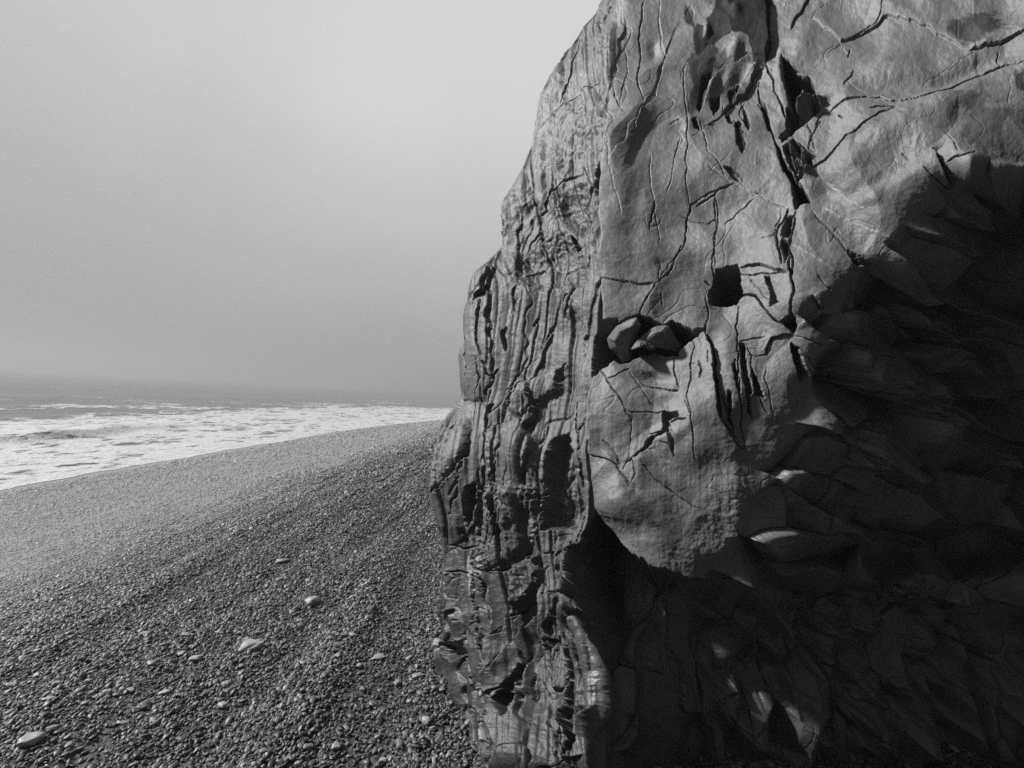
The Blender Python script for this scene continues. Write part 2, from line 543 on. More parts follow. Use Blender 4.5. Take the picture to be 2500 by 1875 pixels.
# ------------------------------------------------------------------ strata of the flank
lean = 0.0
ff = np.clip((U - sil[:, None]) / (kpx - sil)[:, None], 0, 1)
gg = np.exp(-((ff - 0.52) / 0.30) ** 2) * smooth(480, 700, V_)
sw = U + 0.17 * gg * 300 * np.tanh((V_ - 900) / 300) * smooth(1600, 1150, V_) + 11 * fbm(U / 300, V_ / 700, 2, 21) + 3.5 * fbm(U / 60, V_ / 260, 2, 22)
vis_flank = flank_w * (1 - back_w)
mid_fl = smooth(560, 760, V_)
nearK = smooth(150, 30, kpx[:, None] - U)


def layers(co, per, amp, seed, vlen):
    """bedding: boards of rock of unequal height with crisp edges, running along the bedding"""
    L = co / per; i0 = np.floor(L)

    def hgt(k):
        return gnoise(k * 7.31 + seed, V_ / vlen + k * 3.17, seed) + 0.6 * (_hash(k, k * 0, seed).astype(np.float32) / 4294967296.0 - 0.5)
    f = (L - i0).astype(np.float32); s = smooth(1 - 4.4 / per, 1, f)
    h0, h1 = hgt(i0), hgt(i0 + 1)
    g = np.exp(-((1 - f) * per / 1.6) ** 2) + np.exp(-(f * per / 1.6) ** 2)
    gate = smooth(-0.1, 0.45, gnoise(L * 0.9, V_ / (vlen * 0.7), seed + 3))
    return amp * (h0 * (1 - s) + h1 * s) - amp * 1.1 * g * gate


Dz += vis_flank * (layers(sw, 52, 0.026, 23, 520) * (0.3 + 0.7 * mid_fl) + layers(sw + 9, 19, 0.011, 24, 380) * (0.25 + 0.55 * mid_fl + 0.5 * nearK)
                   + layers(sw, 8.5, 0.005, 25, 260) * (0.25 + 0.3 * mid_fl + 0.7 * nearK))
# big rounded slabs with sharp joints between them
Dz += vis_flank * (0.060 * np.abs(gnoise(sw / 88, V_ / 760 + 2.2, 26)) * (0.45 + 0.55 * mid_fl) + 0.030 * np.abs(gnoise(sw / 36 + 5, V_ / 480, 27)) - 0.03)
# cross joints: the slabs end in ledges
Fq, idq, vxq, vyq = voronoi(sw / 74 + 0.15 * fbm(U / 60, V_ / 60, 2, 35), (V_ + 0.9 * U) / 330 + 0.1 * fbm(U / 90, V_ / 90, 2, 36), 37)
Dz += vis_flank * smooth(420, 620, V_) * smooth(1420, 1250, V_) * ((idq - 0.5) * 0.034 + 0.022 * vyq * np.sin(idq * 29) - 0.012 * np.exp(-(Fq / 0.035) ** 2))
# rippled upper block of the flank
rw = 0.38 * fbm(U / 70, V_ / 90, 3, 31)
rip = ridged((U * 0.87 + V_ * 0.49) / 30 + rw, (V_ * 0.87 - U * 0.49) / 75 + 0.5 * rw, 2, 32) - 0.5 * np.abs(gnoise((U * 0.87 + V_ * 0.49) / 11 + rw, (V_ * 0.87 - U * 0.49) / 40, 33))
Dz += vis_flank * smooth(760, 560, V_) * 0.017 * rip * (0.6 + 0.5 * gnoise(U / 90, V_ / 120, 34))
# blocky, jointed lower flank
F2, idn, vx, vy = voronoi(sw / 58 + 0.25 * fbm(U / 80, V_ / 80, 2, 41), (V_ + 0.8 * U) / 240 + 0.35 * fbm(U / 90, V_ / 90, 2, 42), 43)
blk = (idn - 0.5) * 0.04 + vx * (idn * 0.07 - 0.02) + vy * 0.03 * np.sin(idn * 40)
Dz += vis_flank * smooth(1250, 1480, V_) * (blk - 0.02 * np.exp(-(F2 / 0.03) ** 2))
F2b, idb, vxb, vyb = voronoi(sw / 22, V_ / 40 + 0.4 * fbm(U / 30, V_ / 30, 2, 45), 46)
rub = smooth(26, 8, np.abs(U - np.interp(V_, [1330, 1480, 1600, 1760, 1900], [1166, 1168, 1178, 1190, 1205])))
rub = np.maximum(rub, 0.8 * smooth(1150, 1120, U) * smooth(1380, 1410, V_) * smooth(1640, 1560, V_))
Dz += vis_flank * rub * smooth(1280, 1350, V_) * ((idb - 0.5) * 0.022 - 0.012 * np.exp(-(F2b / 0.08) ** 2))
pale += 0.8 * vis_flank * rub * smooth(1300, 1380, V_) * (idb > 0.86)
# broken facets in the shaded hollow and the fluted foot below it
F3, idc, vxc, vyc = voronoi((U + 0.5 * V_) / 170 + 0.25 * fbm(U / 160, V_ / 160, 2, 51), (V_ - 0.5 * U) / 100 + 0.25 * fbm(U / 140, V_ / 140, 2, 52), 53)
Dz += shade_w * smooth(1960, 2080, U + 0.5 * (V_ - 900)) * ((idc - 0.5) * 0.13 + vxc * 0.16 * np.sin(idc * 50) + vyc * 0.16 * np.cos(idc * 70)
                                                       - 0.02 * np.exp(-(F3 / 0.05) ** 2))
fl1 = ridged((U + 30 * fbm(U / 200, V_ / 300, 2, 61)) / 120, V_ / 1300, 2, 62)
F4_, idd, vxd, vyd = voronoi(U / 90 + 0.2 * fbm(U / 120, V_ / 120, 2, 63), (V_ - 0.6 * U) / 230 + 0.2 * fbm(U / 120, V_ / 120, 2, 64), 65)
foot = under_w * smooth(20, 120, V_ - lip_y)
Dz += foot * ((0.03 + 0.07 * smooth(1850, 2050, U)) * (fl1 - 0.6) + smooth(1650, 1850, U) * (0.10 * np.abs(gnoise((U + 0.3 * V_) / 110, (V_ - 0.5 * U) / 200, 66)) - 0.08 * np.abs(gnoise((U - 0.4 * V_) / 80, V_ / 150, 67))
                                                      + (idd - 0.5) * 0.014 - 0.012 * np.exp(-(F4_ / 0.05) ** 2)))
Dz -= under_w * 0.06 * np.exp(-((U - 1790) / 270) ** 2)
# deep pocket tucked behind the pale flute, under the lip
Dz -= under_w * 0.10 * np.exp(-((U - 1560) / 120) ** 2) * smooth(1780, 1500, V_)
Dz += 0.105 * np.exp(-((U - np.interp(V_, [1240, 1375, 1520, 1660, 1875], [1446, 1426, 1448, 1472, 1462])) / 26) ** 2) * smooth(1240, 1420, V_) * (1 - back_w)
# ------------------------------------------------------------------ traced cracks, hollows, plates, stains
# crop B: top of the flank and of the face
crack('B', [1085,130,1095,230,1115,340,1095,440,1075,530,1050,680,1030,790,990,880,990,960,1005,1020,1032,1070], 6, .10, .03, 40)
crack('B', [1165,15,1125,70,1088,128], 3, .03)
hole('B', [1040,1060,1075,980,1125,915,1122,1100,1080,1130,1045,1130], .30, 4)
crack('B', [1030,1060,1012,1150,1003,1240,1012,1330], 9, .07)
crack('B', [1085,455,990,490,900,575,830,640,770,700,745,770], 2.6, .03, .012, 25)
crack('B', [980,215,950,330,925,440,880,540,860,600], 2.2, .02)
crack('B', [985,985,900,1030,800,1100,785,1140,770,1210,735,1235], 2.4, .02, -.008, 30)
crack('B', [735,1235,740,1320,750,1420,760,1480], 2, .015)
hole('B', [790,1110,900,1095,990,1050,1005,1200,1010,1330,940,1330,850,1250,830,1150], .045, 26, .2, True)
hole('B', [640,1470,790,1430,850,1340,940,1400,960,1480,950,1640,640,1650], .06, 34, .1, True)
crack('B', [630,1180,628,1400,625,1640], 2, .008, -.014, 30)
vein('B', [640,1590,700,1540,745,1520,765,1530,795,1497,830,1520,885,1533,950,1500], 2.0, .006)
crack('B', [640,1598,700,1548,745,1528,765,1538,795,1505,830,1528,885,1541,950,1508], 2.0, .01)
crack('B', [740,1350,700,1400,680,1450], 4, .02)
hole('B', [905,1350,930,1360,960,1420,935,1440,915,1390], .06, 4)
FOLD = 0.3
# long sinuous folds on the upper face
crack('B', [1360,0,1320,200,1315,420,1345,560,1355,600], 3, .014, -.02, 30)
crack('B', [1450,0,1450,150,1480,310,1440,450,1350,640,1310,740,1305,810], 3, .010, .022, 34)
crack('B', [1560,120,1475,340,1430,480,1370,610,1320,780,1270,920,1240,1020], 3, .004, -.028, 44)
crack('B', [1240,250,1240,480,1225,640,1180,500], 2.4, .012, .012, 24)
crack('B', [1280,150,1210,290,1190,400,1175,460], 2.4, .012, .02, 30)
crack('B', [1395,900,1390,1020,1415,1190], 2, .007, .008, 20)
crack('B', [1160,660,1200,720,1180,900], 2, .010, .012, 22)
crack('B', [1240,90,1200,230,1170,420,1150,600,1138,700], 4, .0, -.05, 36)
crack('B', [1140,700,1180,900,1200,1130,1250,1300], 2, .005, .01, 30)
crack('B', [1350,640,1240,860,1170,1000], 2, .003, .016, 40)
crack('B', [1420,1180,1402,1290,1390,1340], 4, .03)
crack('B', [1415,1190,1440,1330,1450,1430], 1.6, .008)
crack('B', [1885,1075,1740,1130,1625,1195,1610,1260,1595,1340,1580,1440,1530,1540,1440,1655], 5, .07, .02, 40)
crack('B', [1770,1130,1772,1400,1770,1650], 1.8, .02)
crack('B', [1600,350,1585,500,1610,690,1605,800,1610,1000,1620,1190], 2, .014)
crack('B', [1570,800,1530,1000,1490,1150], 1.6, .008)
crack('B', [1505,720,1530,700,1565,690], 2, .012)
FOLD = 1.0
dome('B', 1410, 270, 30, 60, -.02); dome('B', 1560, 750, 70, 40, -.016); dome('B', 1640, 690, 60, 30, .014)
dome('B', 1400, 1150, 120, 200, .012, .3); dome('B', 1240, 1120, 60, 160, .012); dome('B', 1460, 1530, 40, 30, -.008)
dome('B', 1300, 1350, 60, 150, -.010)
# dark seep at the top and its drips
stainp('C', [150,-80,430,-80,430,60,425,220,410,330,385,375,330,340,300,230,200,215,150,240,60,290,0,320,-20,240,70,200,60,110,110,60], .95, 2.5, 3)
stainp('B', [1590,20,1620,60,1640,110,1650,160,1600,120,1585,60], .9, 2, 2)
stainp('B', [1640,130,1660,200,1690,270,1660,310,1645,230], .9, 2, 2)
stainp('C', [0,130,40,150,40,220,0,290,-20,200], .95, 2, 2)
stainp('C', [120,0,140,120,170,180,140,200,115,150,105,60], .95, 2, 2)
stainp('C', [-60,330,60,250,130,300,100,420,30,500,-20,700,-60,640,-20,480], .75, 3, 6)
for p in ([215,690,250,690,275,760,290,870,270,905,235,840,230,760], [255,560,275,600,310,720,300,750,270,680],
          [80,550,140,530,130,600,100,650,75,600], [180,500,250,470,220,560,190,600], [350,570,400,600,430,740,410,740,380,640],
          [30,430,90,400,60,520,20,640,0,620], [-25,700,5,680,20,750,-10,740], [160,640,190,650,215,710,185,700]):
    stainp('C', p, .85, 1.6, 2); hole('C', p, .03, 5, .2)
crack('C', [200,215,100,225,40,290,-40,350,-90,450], 4, .03, .02, 25)
crack('C', [300,310,200,360,110,420,40,500,10,620], 3, .022, .018, 18)
crack('C', [330,400,220,470,150,600,60,720,-20,800], 3.5, .03, .02, 22)
crack('C', [390,375,320,430,280,520,150,650,50,740], 3.5, .03, -.02, 20)
crack('C', [160,360,90,430,30,520], 2.6, .02, .014, 14)
crack('C', [270,560,240,640,310,750], 2.6, .02)
crack('C', [30,700,50,790,60,870,100,920,180,1050], 2, .014)
crack('C', [150,640,200,700,220,680], 2, .016)
dome('C', 230, 290, 30, 50, .03, .5); dome('C', 330, 390, 22, 40, .03, .4); dome('C', 90, 480, 26, 60, .028, .5)
dome('C', 190, 430, 30, 60, .022, .6); dome('C', 60, 180, 24, 30, .03); dome('C', 230, 90, 34, 36, .03); dome('C', 180, 40, 20, 30, .02)
# crop C: main fissure and the upper right slabs
crack('C', [412,-20,415,100,425,250,402,350], 6, .09, -.05, 50)
crack('C', [360,440,362,560,400,650,425,740,455,830], 6, .09, .03, 30)
crack('C', [400,360,440,440,470,560,500,640,520,690], 5, .06)
hole('C', [455,820,490,880,520,950,555,1010,580,1050,600,1060,660,1170,610,1190,570,1215,560,1130,545,1040,500,980,470,880], .26, 4)
hole('C', [490,310,530,340,575,420,650,430,690,520,700,570,640,610,560,650,540,610,510,500,500,400], .26, 4)
hole('C', [520,640,600,640,700,580,720,610,640,700,560,760,500,830,480,800,520,740], .16, 4, .4)
hole('C', [500,860,560,800,640,860,680,960,590,1050,540,960], .06, 5, 1.6)
dome('C', 560, 860, 34, 26, .05); dome('C', 610, 920, 30, 40, .045); dome('C', 570, 950, 24, 24, .05); dome('C', 640, 990, 36, 26, .05, -.7)
dome('C', 515, 480, 16, 110, .16, -.15); dome('C', 645, 625, 80, 22, .15, -.55)
crack('C', [640,700,670,780,650,860,690,900], 3, .02)
crack('C', [740,640,830,600,960,560,1060,545,1200,570,1330,545,1430,500,1540,430,1650,390,1760,360,1910,340], 3, .022, .006, 40)
crack('C', [590,1050,680,975,780,890,830,830,960,740,1060,660,1160,605], 3, .02, .006, 26)
crack('C', [740,640,690,720,660,790,690,880], 2.5, .015)
crack('C', [655,-20,600,80,545,165], 4, .035, -.012, 26)
crack('C', [670,100,740,150,830,225,900,190,1000,130,1110,65,1180,80,1300,130,1390,165,1480,200,1590,245], 2.2, .010, .014, 30)
crack('C', [745,0,690,60,670,105], 2.4, .012, .01, 26)
crack('C', [1090,-20,1035,100,890,190], 2, .014)
crack('C', [1590,260,1680,235,1800,215,1910,175], 6, .05, .012, 40)
crack('C', [1755,260,1750,320,1770,355], 2.6, .022)
crack('C', [1590,255,1530,310,1450,360,1370,375,1200,350,1080,340], 2.4, .008, .010, 40)
crack('C', [910,380,880,450,850,490], 5, .014); crack('C', [890,260,875,310], 5, .014)
crack('C', [1010,630,1090,610,1160,605], 4, .03); crack('C', [820,660,845,680], 4, .03)
crack('C', [690,740,715,690], 5, .03)
stainp('C', [1440,120,1600,70,1720,50,1800,130,1700,180,1620,230,1480,180], .75, 9, 12, 30, 12)
stainp('C', [1500,520,1600,520,1720,640,1800,600,1920,640,1920,900,1750,880,1580,860,1540,760,1560,640], .55, 9, 18, 16, 20)
stainp('C', [1850,400,1920,380,1920,520,1860,480], .8, 6, 8)
stainp('C', [840,820,960,740,1100,690,1000,760,900,840], .35, 6, 8, 40, 12)
# crest of the big fold and the soft hollows beside it
dome('C', 1180, 720, 330, 90, .035, -.52)
dome('C', 900, 960, 160, 60, .03, -.5); dome('C', 1000, 1070, 200, 40, -.025, -.35); dome('C', 740, 1080, 60, 60, -.03, .3)
dome('C', 1250, 1000, 160, 60, .02, -.4); dome('C', 1150, 480, 300, 60, -.03, -.1); dome('C', 1560, 380, 260, 50, -.025, -.4); dome('C', 620, 240, 60, 90, .02, .2)
vein('C', [700,1000,800,1090,930,1180,960,1200], 2.2, .003, .8)
vein('C', [740,1190,850,1250,980,1310,1120,1380,1180,1410], 2.2, .004, .8)
vein('C', [565,1420,640,1460,720,1510,790,1555], 2.0, .003, .7)
vein('C', [75,970,180,1050,300,1110,400,1150,530,1200], 2.0, .004, .7)
crack('C', [75,975,180,1055,300,1115,400,1155,530,1205], 1.6, .008)
vein('C', [350,880,345,1020], 1.6, .002, .5); vein('C', [880,1020,870,1045], 1.6, .002, .8)
crack('C', [670,1220,740,1290,820,1370,870,1440,910,1490,960,1540], 4, .028, .012, 20)
hole('C', [860,1430,960,1480,920,1490,970,1540,930,1540], .04, 4)
crack('C', [1370,870,1420,960,1470,1060], 6, .05, -.03, 26)
crack('C', [1310,980,1380,1030,1460,1075], 3, .02)
crack('C', [1430,760,1480,830,1510,900], 3, .016); crack('C', [1190,890,1230,930], 3, .012)
crack('C', [1450,950,1520,930,1600,900], 4, .02)
dome('C', 1560, 960, 90, 50, .03)
crack('C', [0,1200,110,1140,210,1075], 3, .03); crack('C', [340,1150,250,1220,160,1290], 1.8, .012)
crack('C', [-90,1250,60,1290,110,1260,130,1270], 2, .012); hole('C', [165,990,210,990,280,1050,270,1070,230,1060], .03, 3)
crack('C', [490,1210,490,1250,460,1310,450,1370,370,1390], 1.6, .01)
crack('C', [110,1140,115,1300,112,1530], 1.8, .02)
crack('C', [530,1210,480,1300,470,1390,490,1480,500,1540], 5, .07)
crack('C', [575,1230,560,1330,545,1420,540,1560,560,1650], 5.5, .09)
hole('C', [520,1250,560,1250,540,1420,520,1530,490,1420,495,1330], .05, 5, 1.2)
# crop E: square socket, keystone block, slots
hole('E', [110,130,235,105,250,160,250,250,270,280,230,325,80,345,70,250], .30, 3.5, .1)
crack('E', [110,130,60,250,68,380,45,480,0,505,-60,545], 5, .07, .02, 24)
crack('E', [255,125,380,115,470,150,540,160], 3, .03, .012, 18)
crack('E', [250,162,400,162,530,163], 3, .04)
crack('E', [255,150,250,220,265,280,340,290,390,360,440,420,500,460], 5.5, .07)
crack('E', [540,-20,550,180,570,250,555,330,550,390,580,470], 7, .10)
hole('E', [490,440,560,395,588,470,560,502,520,470], .16, 4)
hole('E', [395,180,430,178,447,260,482,330,430,355,425,260], .05, 3)
crack('E', [300,180,360,250,430,330], 2, .01)
crack('E', [238,340,236,500,245,640,240,760,250,900,265,1050,290,1200], 3.2, .05)
crack('E', [45,495,90,590,105,720,120,830,140,950,170,1050,220,1130,280,1180], 5, .06, -.02, 24)
hole('E', [250,560,280,560,290,680,320,850,300,885,265,780], .07, 4)
hole('E', [320,700,350,760,385,880,340,870], .06, 4); hole('E', [225,660,240,740,250,900,225,800,210,700], .06, 4)
hole('E', [180,850,205,860,200,960,215,1060,180,990], .06, 4); hole('E', [270,790,310,880,330,1000,300,960], .06, 4)
crack('E', [150,870,180,970,215,1080], 4, .04)
crack('E', [410,630,402,600,430,535,500,515,570,510], 2.6, .022, .012, 18); crack('E', [300,632,410,630], 1.8, .012)
crack('E', [290,560,320,740,370,900,410,970], 2.4, .02); crack('E', [412,700,420,860,430,1000], 1.8, .012)
crack('E', [250,553,320,530,390,520], 4, .012)
crack('E', [585,410,700,500,750,540,850,590,1000,615], 6, -.02, -.05, 40)
hole('E', [540,560,590,590,650,760,590,790,570,700], .09, 6)
crack('E', [570,520,740,580], 2, .012); crack('E', [590,590,720,680], 2, .012); crack('E', [610,620,700,720], 2, .012)
crack('E', [670,290,700,320,740,370], 5, .03, .02, 14); crack('E', [700,160,790,260], 3, .012)
stainp('E', [880,30,980,60,1020,120,900,140], .5, 6, 8)
hole('E', [680,450,740,390,800,400,770,470,720,490], .05, 8)
crack('E', [20,680,25,780], 2, .02); crack('E', [70,620,75,700], 1.6, .012)
# broken blocks in the shade
for p, h in (([1110,360,1180,350,1260,400,1330,480,1400,510,1330,600,1240,560,1130,430], .09),
             ([980,620,1100,560,1190,580,1200,700,1100,800,880,790,900,700], .07),
             ([850,1130,960,1010,1180,930,1260,880,1440,980,1280,1100,1170,1220,1000,1320,880,1250], .13),
             ([1360,560,1440,500,1700,520,1890,600,1910,850,1480,960,1290,860,1330,680], .08),
             ([1330,430,1430,370,1560,440,1640,490,1400,510], .12), ([1080,800,1200,760,1260,740,1270,850,1150,930,960,1010,1000,900], .05)):
    hole('E', p, -h * 0.55, 12, .12)
crack('E', [1110,360,1230,390,1330,480], 4, .02); crack('E', [1000,620,1060,640,1110,580,1190,575], 4, .03, .02, 20)
crack('E', [1080,800,1190,775,1250,745], 5, .03, .03, 20); crack('E', [1330,570,1330,700,1280,860], 6, .06)
crack('E', [1370,600,1430,640], 4, .03, .02, 14); crack('E', [930,1300,1000,1325,1140,1260,1290,1150], 5, .05, .03, 24)
crack('E', [740,930,790,1040,830,1200,780,1330,640,1620], 7, .07, .03, 40)
hole('E', [800,1240,840,1190,860,1240,820,1250], -.06, 4); hole('E', [1115,1385,1170,1372,1175,1395], -.05, 4)
crack('E', [1180,950,1240,940,1300,970], 4, .02, .02, 20); crack('E', [960,1030,1060,1010,1180,940], 4, .02, .02, 20)
# crop D: the hollow with wedged stones and the round boss below
hole('D', [1060,470,1150,440,1210,430,1215,470,1340,405,1480,460,1520,430,1640,490,1720,465,1705,500,1650,540,1560,600,1550,640,1400,615,1330,625,1270,675,1230,692,1190,675,1115,730,1050,830,1030,600,1040,520], .30, 4, .2)
crack('D', [1575,0,1530,90,1450,210,1390,290,1345,370,1335,400], 6, .08, .02, 40)
crack('D', [1335,400,1260,430,1210,470], 5, .06)
crack('D', [1110,200,1200,215,1300,225,1430,228], 1.8, .009, .008, 30)
crack('D', [1450,100,1445,210], 1.6, .012); crack('D', [1455,290,1470,350], 1.8, .012); crack('D', [1700,190,1730,215], 4, .03)
crack('D', [1115,730,1160,790,1200,850,1260,940,1300,1020,1300,1130,1295,1230,1265,1300], 2.8, .03, .01, 30)
crack('D', [1160,790,1230,750,1280,710], 2.4, .016); crack('D', [1280,740,1340,820,1380,880,1420,930], 2.2, .018)
crack('D', [1530,640,1530,720,1560,830], 2.2, .02); crack('D', [1340,790,1380,815,1450,825,1560,850], 2.2, .014, .012, 24)
crack('D', [1645,550,1635,700,1640,980,1650,1100,1665,1250], 2, .02)
crack('D', [1640,695,1660,698], 2, .01); crack('D', [1600,900,1640,990], 2, .012); crack('D', [1690,690,1680,780], 1.6, .012)
dome('D', 1410, 770, 90, 50, -.045, .2); dome('D', 1230, 640, 90, 40, .01); dome('D', 1150, 900, 60, 120, .012)
dome('D', 1500, 900, 80, 50, -.02)
hole('D', [1470,965,1560,968,1570,1000,1510,1020,1545,1130,1540,1230,1525,1180,1500,1090,1440,1110,1390,1180,1310,1240,1280,1270,1370,1170,1400,1110,1470,1080], .04, 4)
crack('D', [1520,1030,1570,1015,1615,1018], 4, .022); crack('D', [1400,1090,1440,1085,1480,1080], 3, .02)
crack('D', [1460,1140,1500,1150,1530,1190], 2, .012)
crack('D', [1280,970,1380,965,1470,965], 2, .014)
crack('D', [1045,1205,1120,1230,1190,1250,1260,1330,1310,1400], 3, .022); crack('D', [1310,1230,1310,1400], 3.4, .025, .015, 30)
crack('D', [1360,1250,1450,1370,1560,1450,1680,1520], 2.2, .012); crack('D', [1150,1140,1210,1200,1250,1290], 4, .014)
stainp('D', [1140,1130,1190,1180,1240,1290,1330,1400,1440,1560,1460,1640,1400,1600,1280,1440,1220,1290], .45, 5, 7)
stainp('D', [1440,1360,1560,1370,1680,1400,1640,1500,1560,1440], .45, 7, 7)
dome('D', 1250, 1500, 100, 100, .03)
crack('D', [1700,480,1760,620,1780,800,1800,1000,1890,1110], 5, .05, -.02, 24)
# flank, middle part
hole('D', [650,790,760,720,880,680,850,830,760,910,645,1018,585,955], -.035, 12, .1)
hole('D', [190,1080,330,1010,350,1180,270,1320,150,1440,170,1250], -.03, 22, .1, True)
hole('D', [470,1130,590,1080,700,1080,740,1200,730,1500,520,1640,470,1400], -.03, 24, .1, True)
hole('F', [400,60,560,40,740,60,740,330,620,460,480,520,400,420], -.06, 26, .1, True)
hole('F', [620,480,780,420,790,560,700,700,600,760], -.06, 16, .1)
crack('D', [900,270,830,400,780,510,750,560], 11, .07, .03, 30); crack('D', [640,780,600,850,570,900], 9, .06, .02, 24)
crack('D', [760,560,720,640,640,720,560,830], 6, .05, .02, 26)
crack('D', [740,900,650,1010,570,1030,470,1080], 7, .06, .03, 26); crack('D', [560,470,550,540,560,610], 12, .07)
crack('D', [432,330,420,480,430,640], 7, .06); crack('D', [400,650,390,850,375,1050,350,1200,270,1320,150,1440], 6, .06, .02, 30)
hole('D', [345,1150,365,1150,355,1220,300,1260,330,1200], .08, 4)
crack('D', [480,840,450,1060,460,1200,470,1300], 9, .08, .02, 26); crack('D', [480,770,515,715], 6, .05)
hole('D', [470,940,500,930,480,1010,470,1100,445,1060], .07, 4)
crack('D', [870,670,850,730,840,790], 16, .05); crack('D', [780,1080,760,1250,750,1400,770,1530,740,1659], 9, .08, .03, 30)
crack('D', [1000,1000,970,1070,985,1200,1010,1400], 5, .05); crack('D', [940,900,945,1000,975,1100], 6, .06)
hole('D', [830,1110,900,1085,950,1200,960,1400,1000,1500,985,1640,780,1640,790,1250], .09, 14, .1)
crack('D', [870,1140,910,1300,960,1420], 4, .04)
crack('D', [600,1250,530,1480,510,1640], 3, .03); crack('D', [525,1200,490,1400,480,1640], 2.6, .025); crack('D', [690,1250,700,1500,690,1650], 2.4, .014)
crack('D', [625,300,580,480,570,520], 3, .03, .02, 22); crack('D', [330,700,310,740,320,770], 9, .05)
hole('D', [335,1395,385,1370,385,1480,330,1640,300,1600,310,1480], .12, 5); hole('D', [385,1540,400,1500,440,1300,470,1290,440,1420,400,1620], .09, 5)
crack('D', [190,1100,180,1230,165,1330], 2, .014); crack('D', [260,1010,220,1060], 5, .025); crack('D', [250,1060,235,1150], 2, .014)
crack('D', [480,150,450,280,400,330], 6, .05, -.03, 24); crack('D', [620,220,600,330,610,380], 4, .04)
crack('D', [340,540,300,600,290,640], 3, .025); crack('D', [430,670,460,750,500,780], 5, .04); crack('D', [720,400,700,450,720,420], 5, .03)
crack('D', [960,180,910,300,890,420], 5, .04, .014, 16); crack('D', [1010,40,960,180], 4, .03)
dome('D', 700, 850, 110, 60, .03, -.6); dome('D', 640, 1200, 80, 160, .035); dome('D', 250, 1250, 60, 160, .03, .2)
crack('D', [330,1240,300,1350,240,1450], 4, .03); crack('D', [290,1330,270,1450,210,1560], 4, .03); crack('D', [460,1220,400,1400,390,1560], 5, .05)
# crop F: foot of the flank and the dark flutes beside it
crack('F', [770,0,765,150,745,280,730,370,640,460,600,500,470,530,390,500], 9, .10, .05, 44)
crack('F', [620,470,600,600,580,750,480,920], 4, .05, .02, 24); crack('F', [470,0,480,230,470,450,465,640], 2.6, .03)
crack('F', [560,0,530,240,490,360,470,430], 2.6, .025)
crack('F', [785,600,760,700,650,850,560,980,510,1100], 6, .07, .03, 30); crack('F', [715,690,640,770,590,800], 3, .03)
crack('F', [740,900,660,1090,640,1240], 6, .07, .03, 30); crack('F', [820,500,820,600,800,690], 5, .06); crack('F', [840,650,900,640], 5, .06)
hole('F', [870,360,970,300,940,500,860,520], -0.023, 6); hole('F', [800,690,860,650,940,700,1000,860,900,940,800,940], -0.027, 6)
hole('F', [800,970,870,940,980,980,940,1220,840,1210,790,1080], -0.032, 6); crack('F', [890,960,860,1060,840,1150], 2.4, .03)
hole('F', [860,1340,960,1250,950,1450,850,1400], -0.032, 6); hole('F', [540,1240,590,1210,640,1240,600,1390,570,1330,530,1290], .14, 5)
hole('F', [870,1490,960,1470,950,1560,880,1590], .12, 5); hole('F', [640,1060,660,1100,600,1240,530,1290,560,1180], .06, 6)
crack('F', [800,940,900,930,1000,860], 6, .06); crack('F', [1000,1000,960,1160,930,1250,930,1300], 6, .06); crack('F', [850,1400,830,1500,840,1659], 5, .05)
crack('F', [960,480,930,560,1000,700], 4, .04); crack('F', [900,930,960,970,1010,1000], 5, .05)
crack('F', [375,400,380,700,420,900,440,1200,450,1450,430,1640], 6, .06); crack('F', [460,550,460,730,480,920], 4, .04)
crack('F', [700,1100,690,1200,720,1300,690,1450], 4, .04); crack('F', [780,1200,800,1400,830,1480], 3, .03); crack('F', [680,1480,670,1640], 3, .02)
hole('F', [440,560,460,600,450,720,435,690], .07, 4); crack('F', [440,1100,500,1300,520,1500,520,1640], 5, .05)
hole('F', [200,940,290,930,300,1000,250,1040,200,1010], .08, 8); crack('F', [300,960,340,1100,360,1250], 5, .05); crack('F', [220,370,300,390,380,370], 4, .04)
crack('F', [200,520,290,520,370,530], 4, .04); crack('F', [270,270,320,320,380,360], 5, .05)
# smooth pale flute between flank and dark hollow
crack('F', [1075,150,1040,320,1020,470,1035,640,1070,760,1110,950,1165,1150,1172,1260,1135,1400,1100,1510], 5, .03, -.13, 60)
crack('F', [970,440,950,560,960,640,1010,750,1070,770], 5, .05, .03, 24)
crack('F', [1000,860,1010,1000,985,1120,960,1250,950,1450,950,1659], 5, .05, -.03, 26)
crack('F', [1040,900,1030,1100,1010,1300,1000,1500], 2.2, .010); crack('F', [1090,1000,1080,1200,1060,1400], 2.2, .010)
crack('F', [1020,640,1000,520,1020,300,1010,150], 3, .02, .02, 20)
hole('F', [1080,140,1110,230,1200,350,1280,440,1220,420,1130,330,1080,220], .10, 5)
hole('F', [1290,480,1340,475,1370,495,1330,515], -0.032, 4); stainp('P', [0, 0, 1, 0, 1, 1], 0)
hole('F', [1330,740,1400,880,1420,1150,1560,1290,1640,1290,1650,1100,1550,870,1450,770,1380,760], -0.015, 16, .1)
hole('F', [1140,900,1180,870,1270,900,1280,1030,1240,1100,1170,1150,1140,1040], .08, 10); hole('F', [1170,1160,1240,1100,1270,1110,1220,1200], -0.023, 6)
hole('F', [1250,1350,1340,1330,1320,1390,1260,1400], -0.032, 6); crack('F', [1430,1180,1380,1300,1370,1380], 7, .06); crack('F', [1400,880,1420,1030,1410,1180,1500,1260], 5, .05)
crack('F', [1240,1380,1280,1460], 4, .03); hole('F', [1180,1510,1240,1480,1260,1500,1190,1530], -0.023, 5)
hole('F', [1680,1440,1720,1270,1740,1300,1720,1480], -0.045, 6); crack('F', [1480,1480,1400,1580,1350,1640], 5, .06, .04, 26)
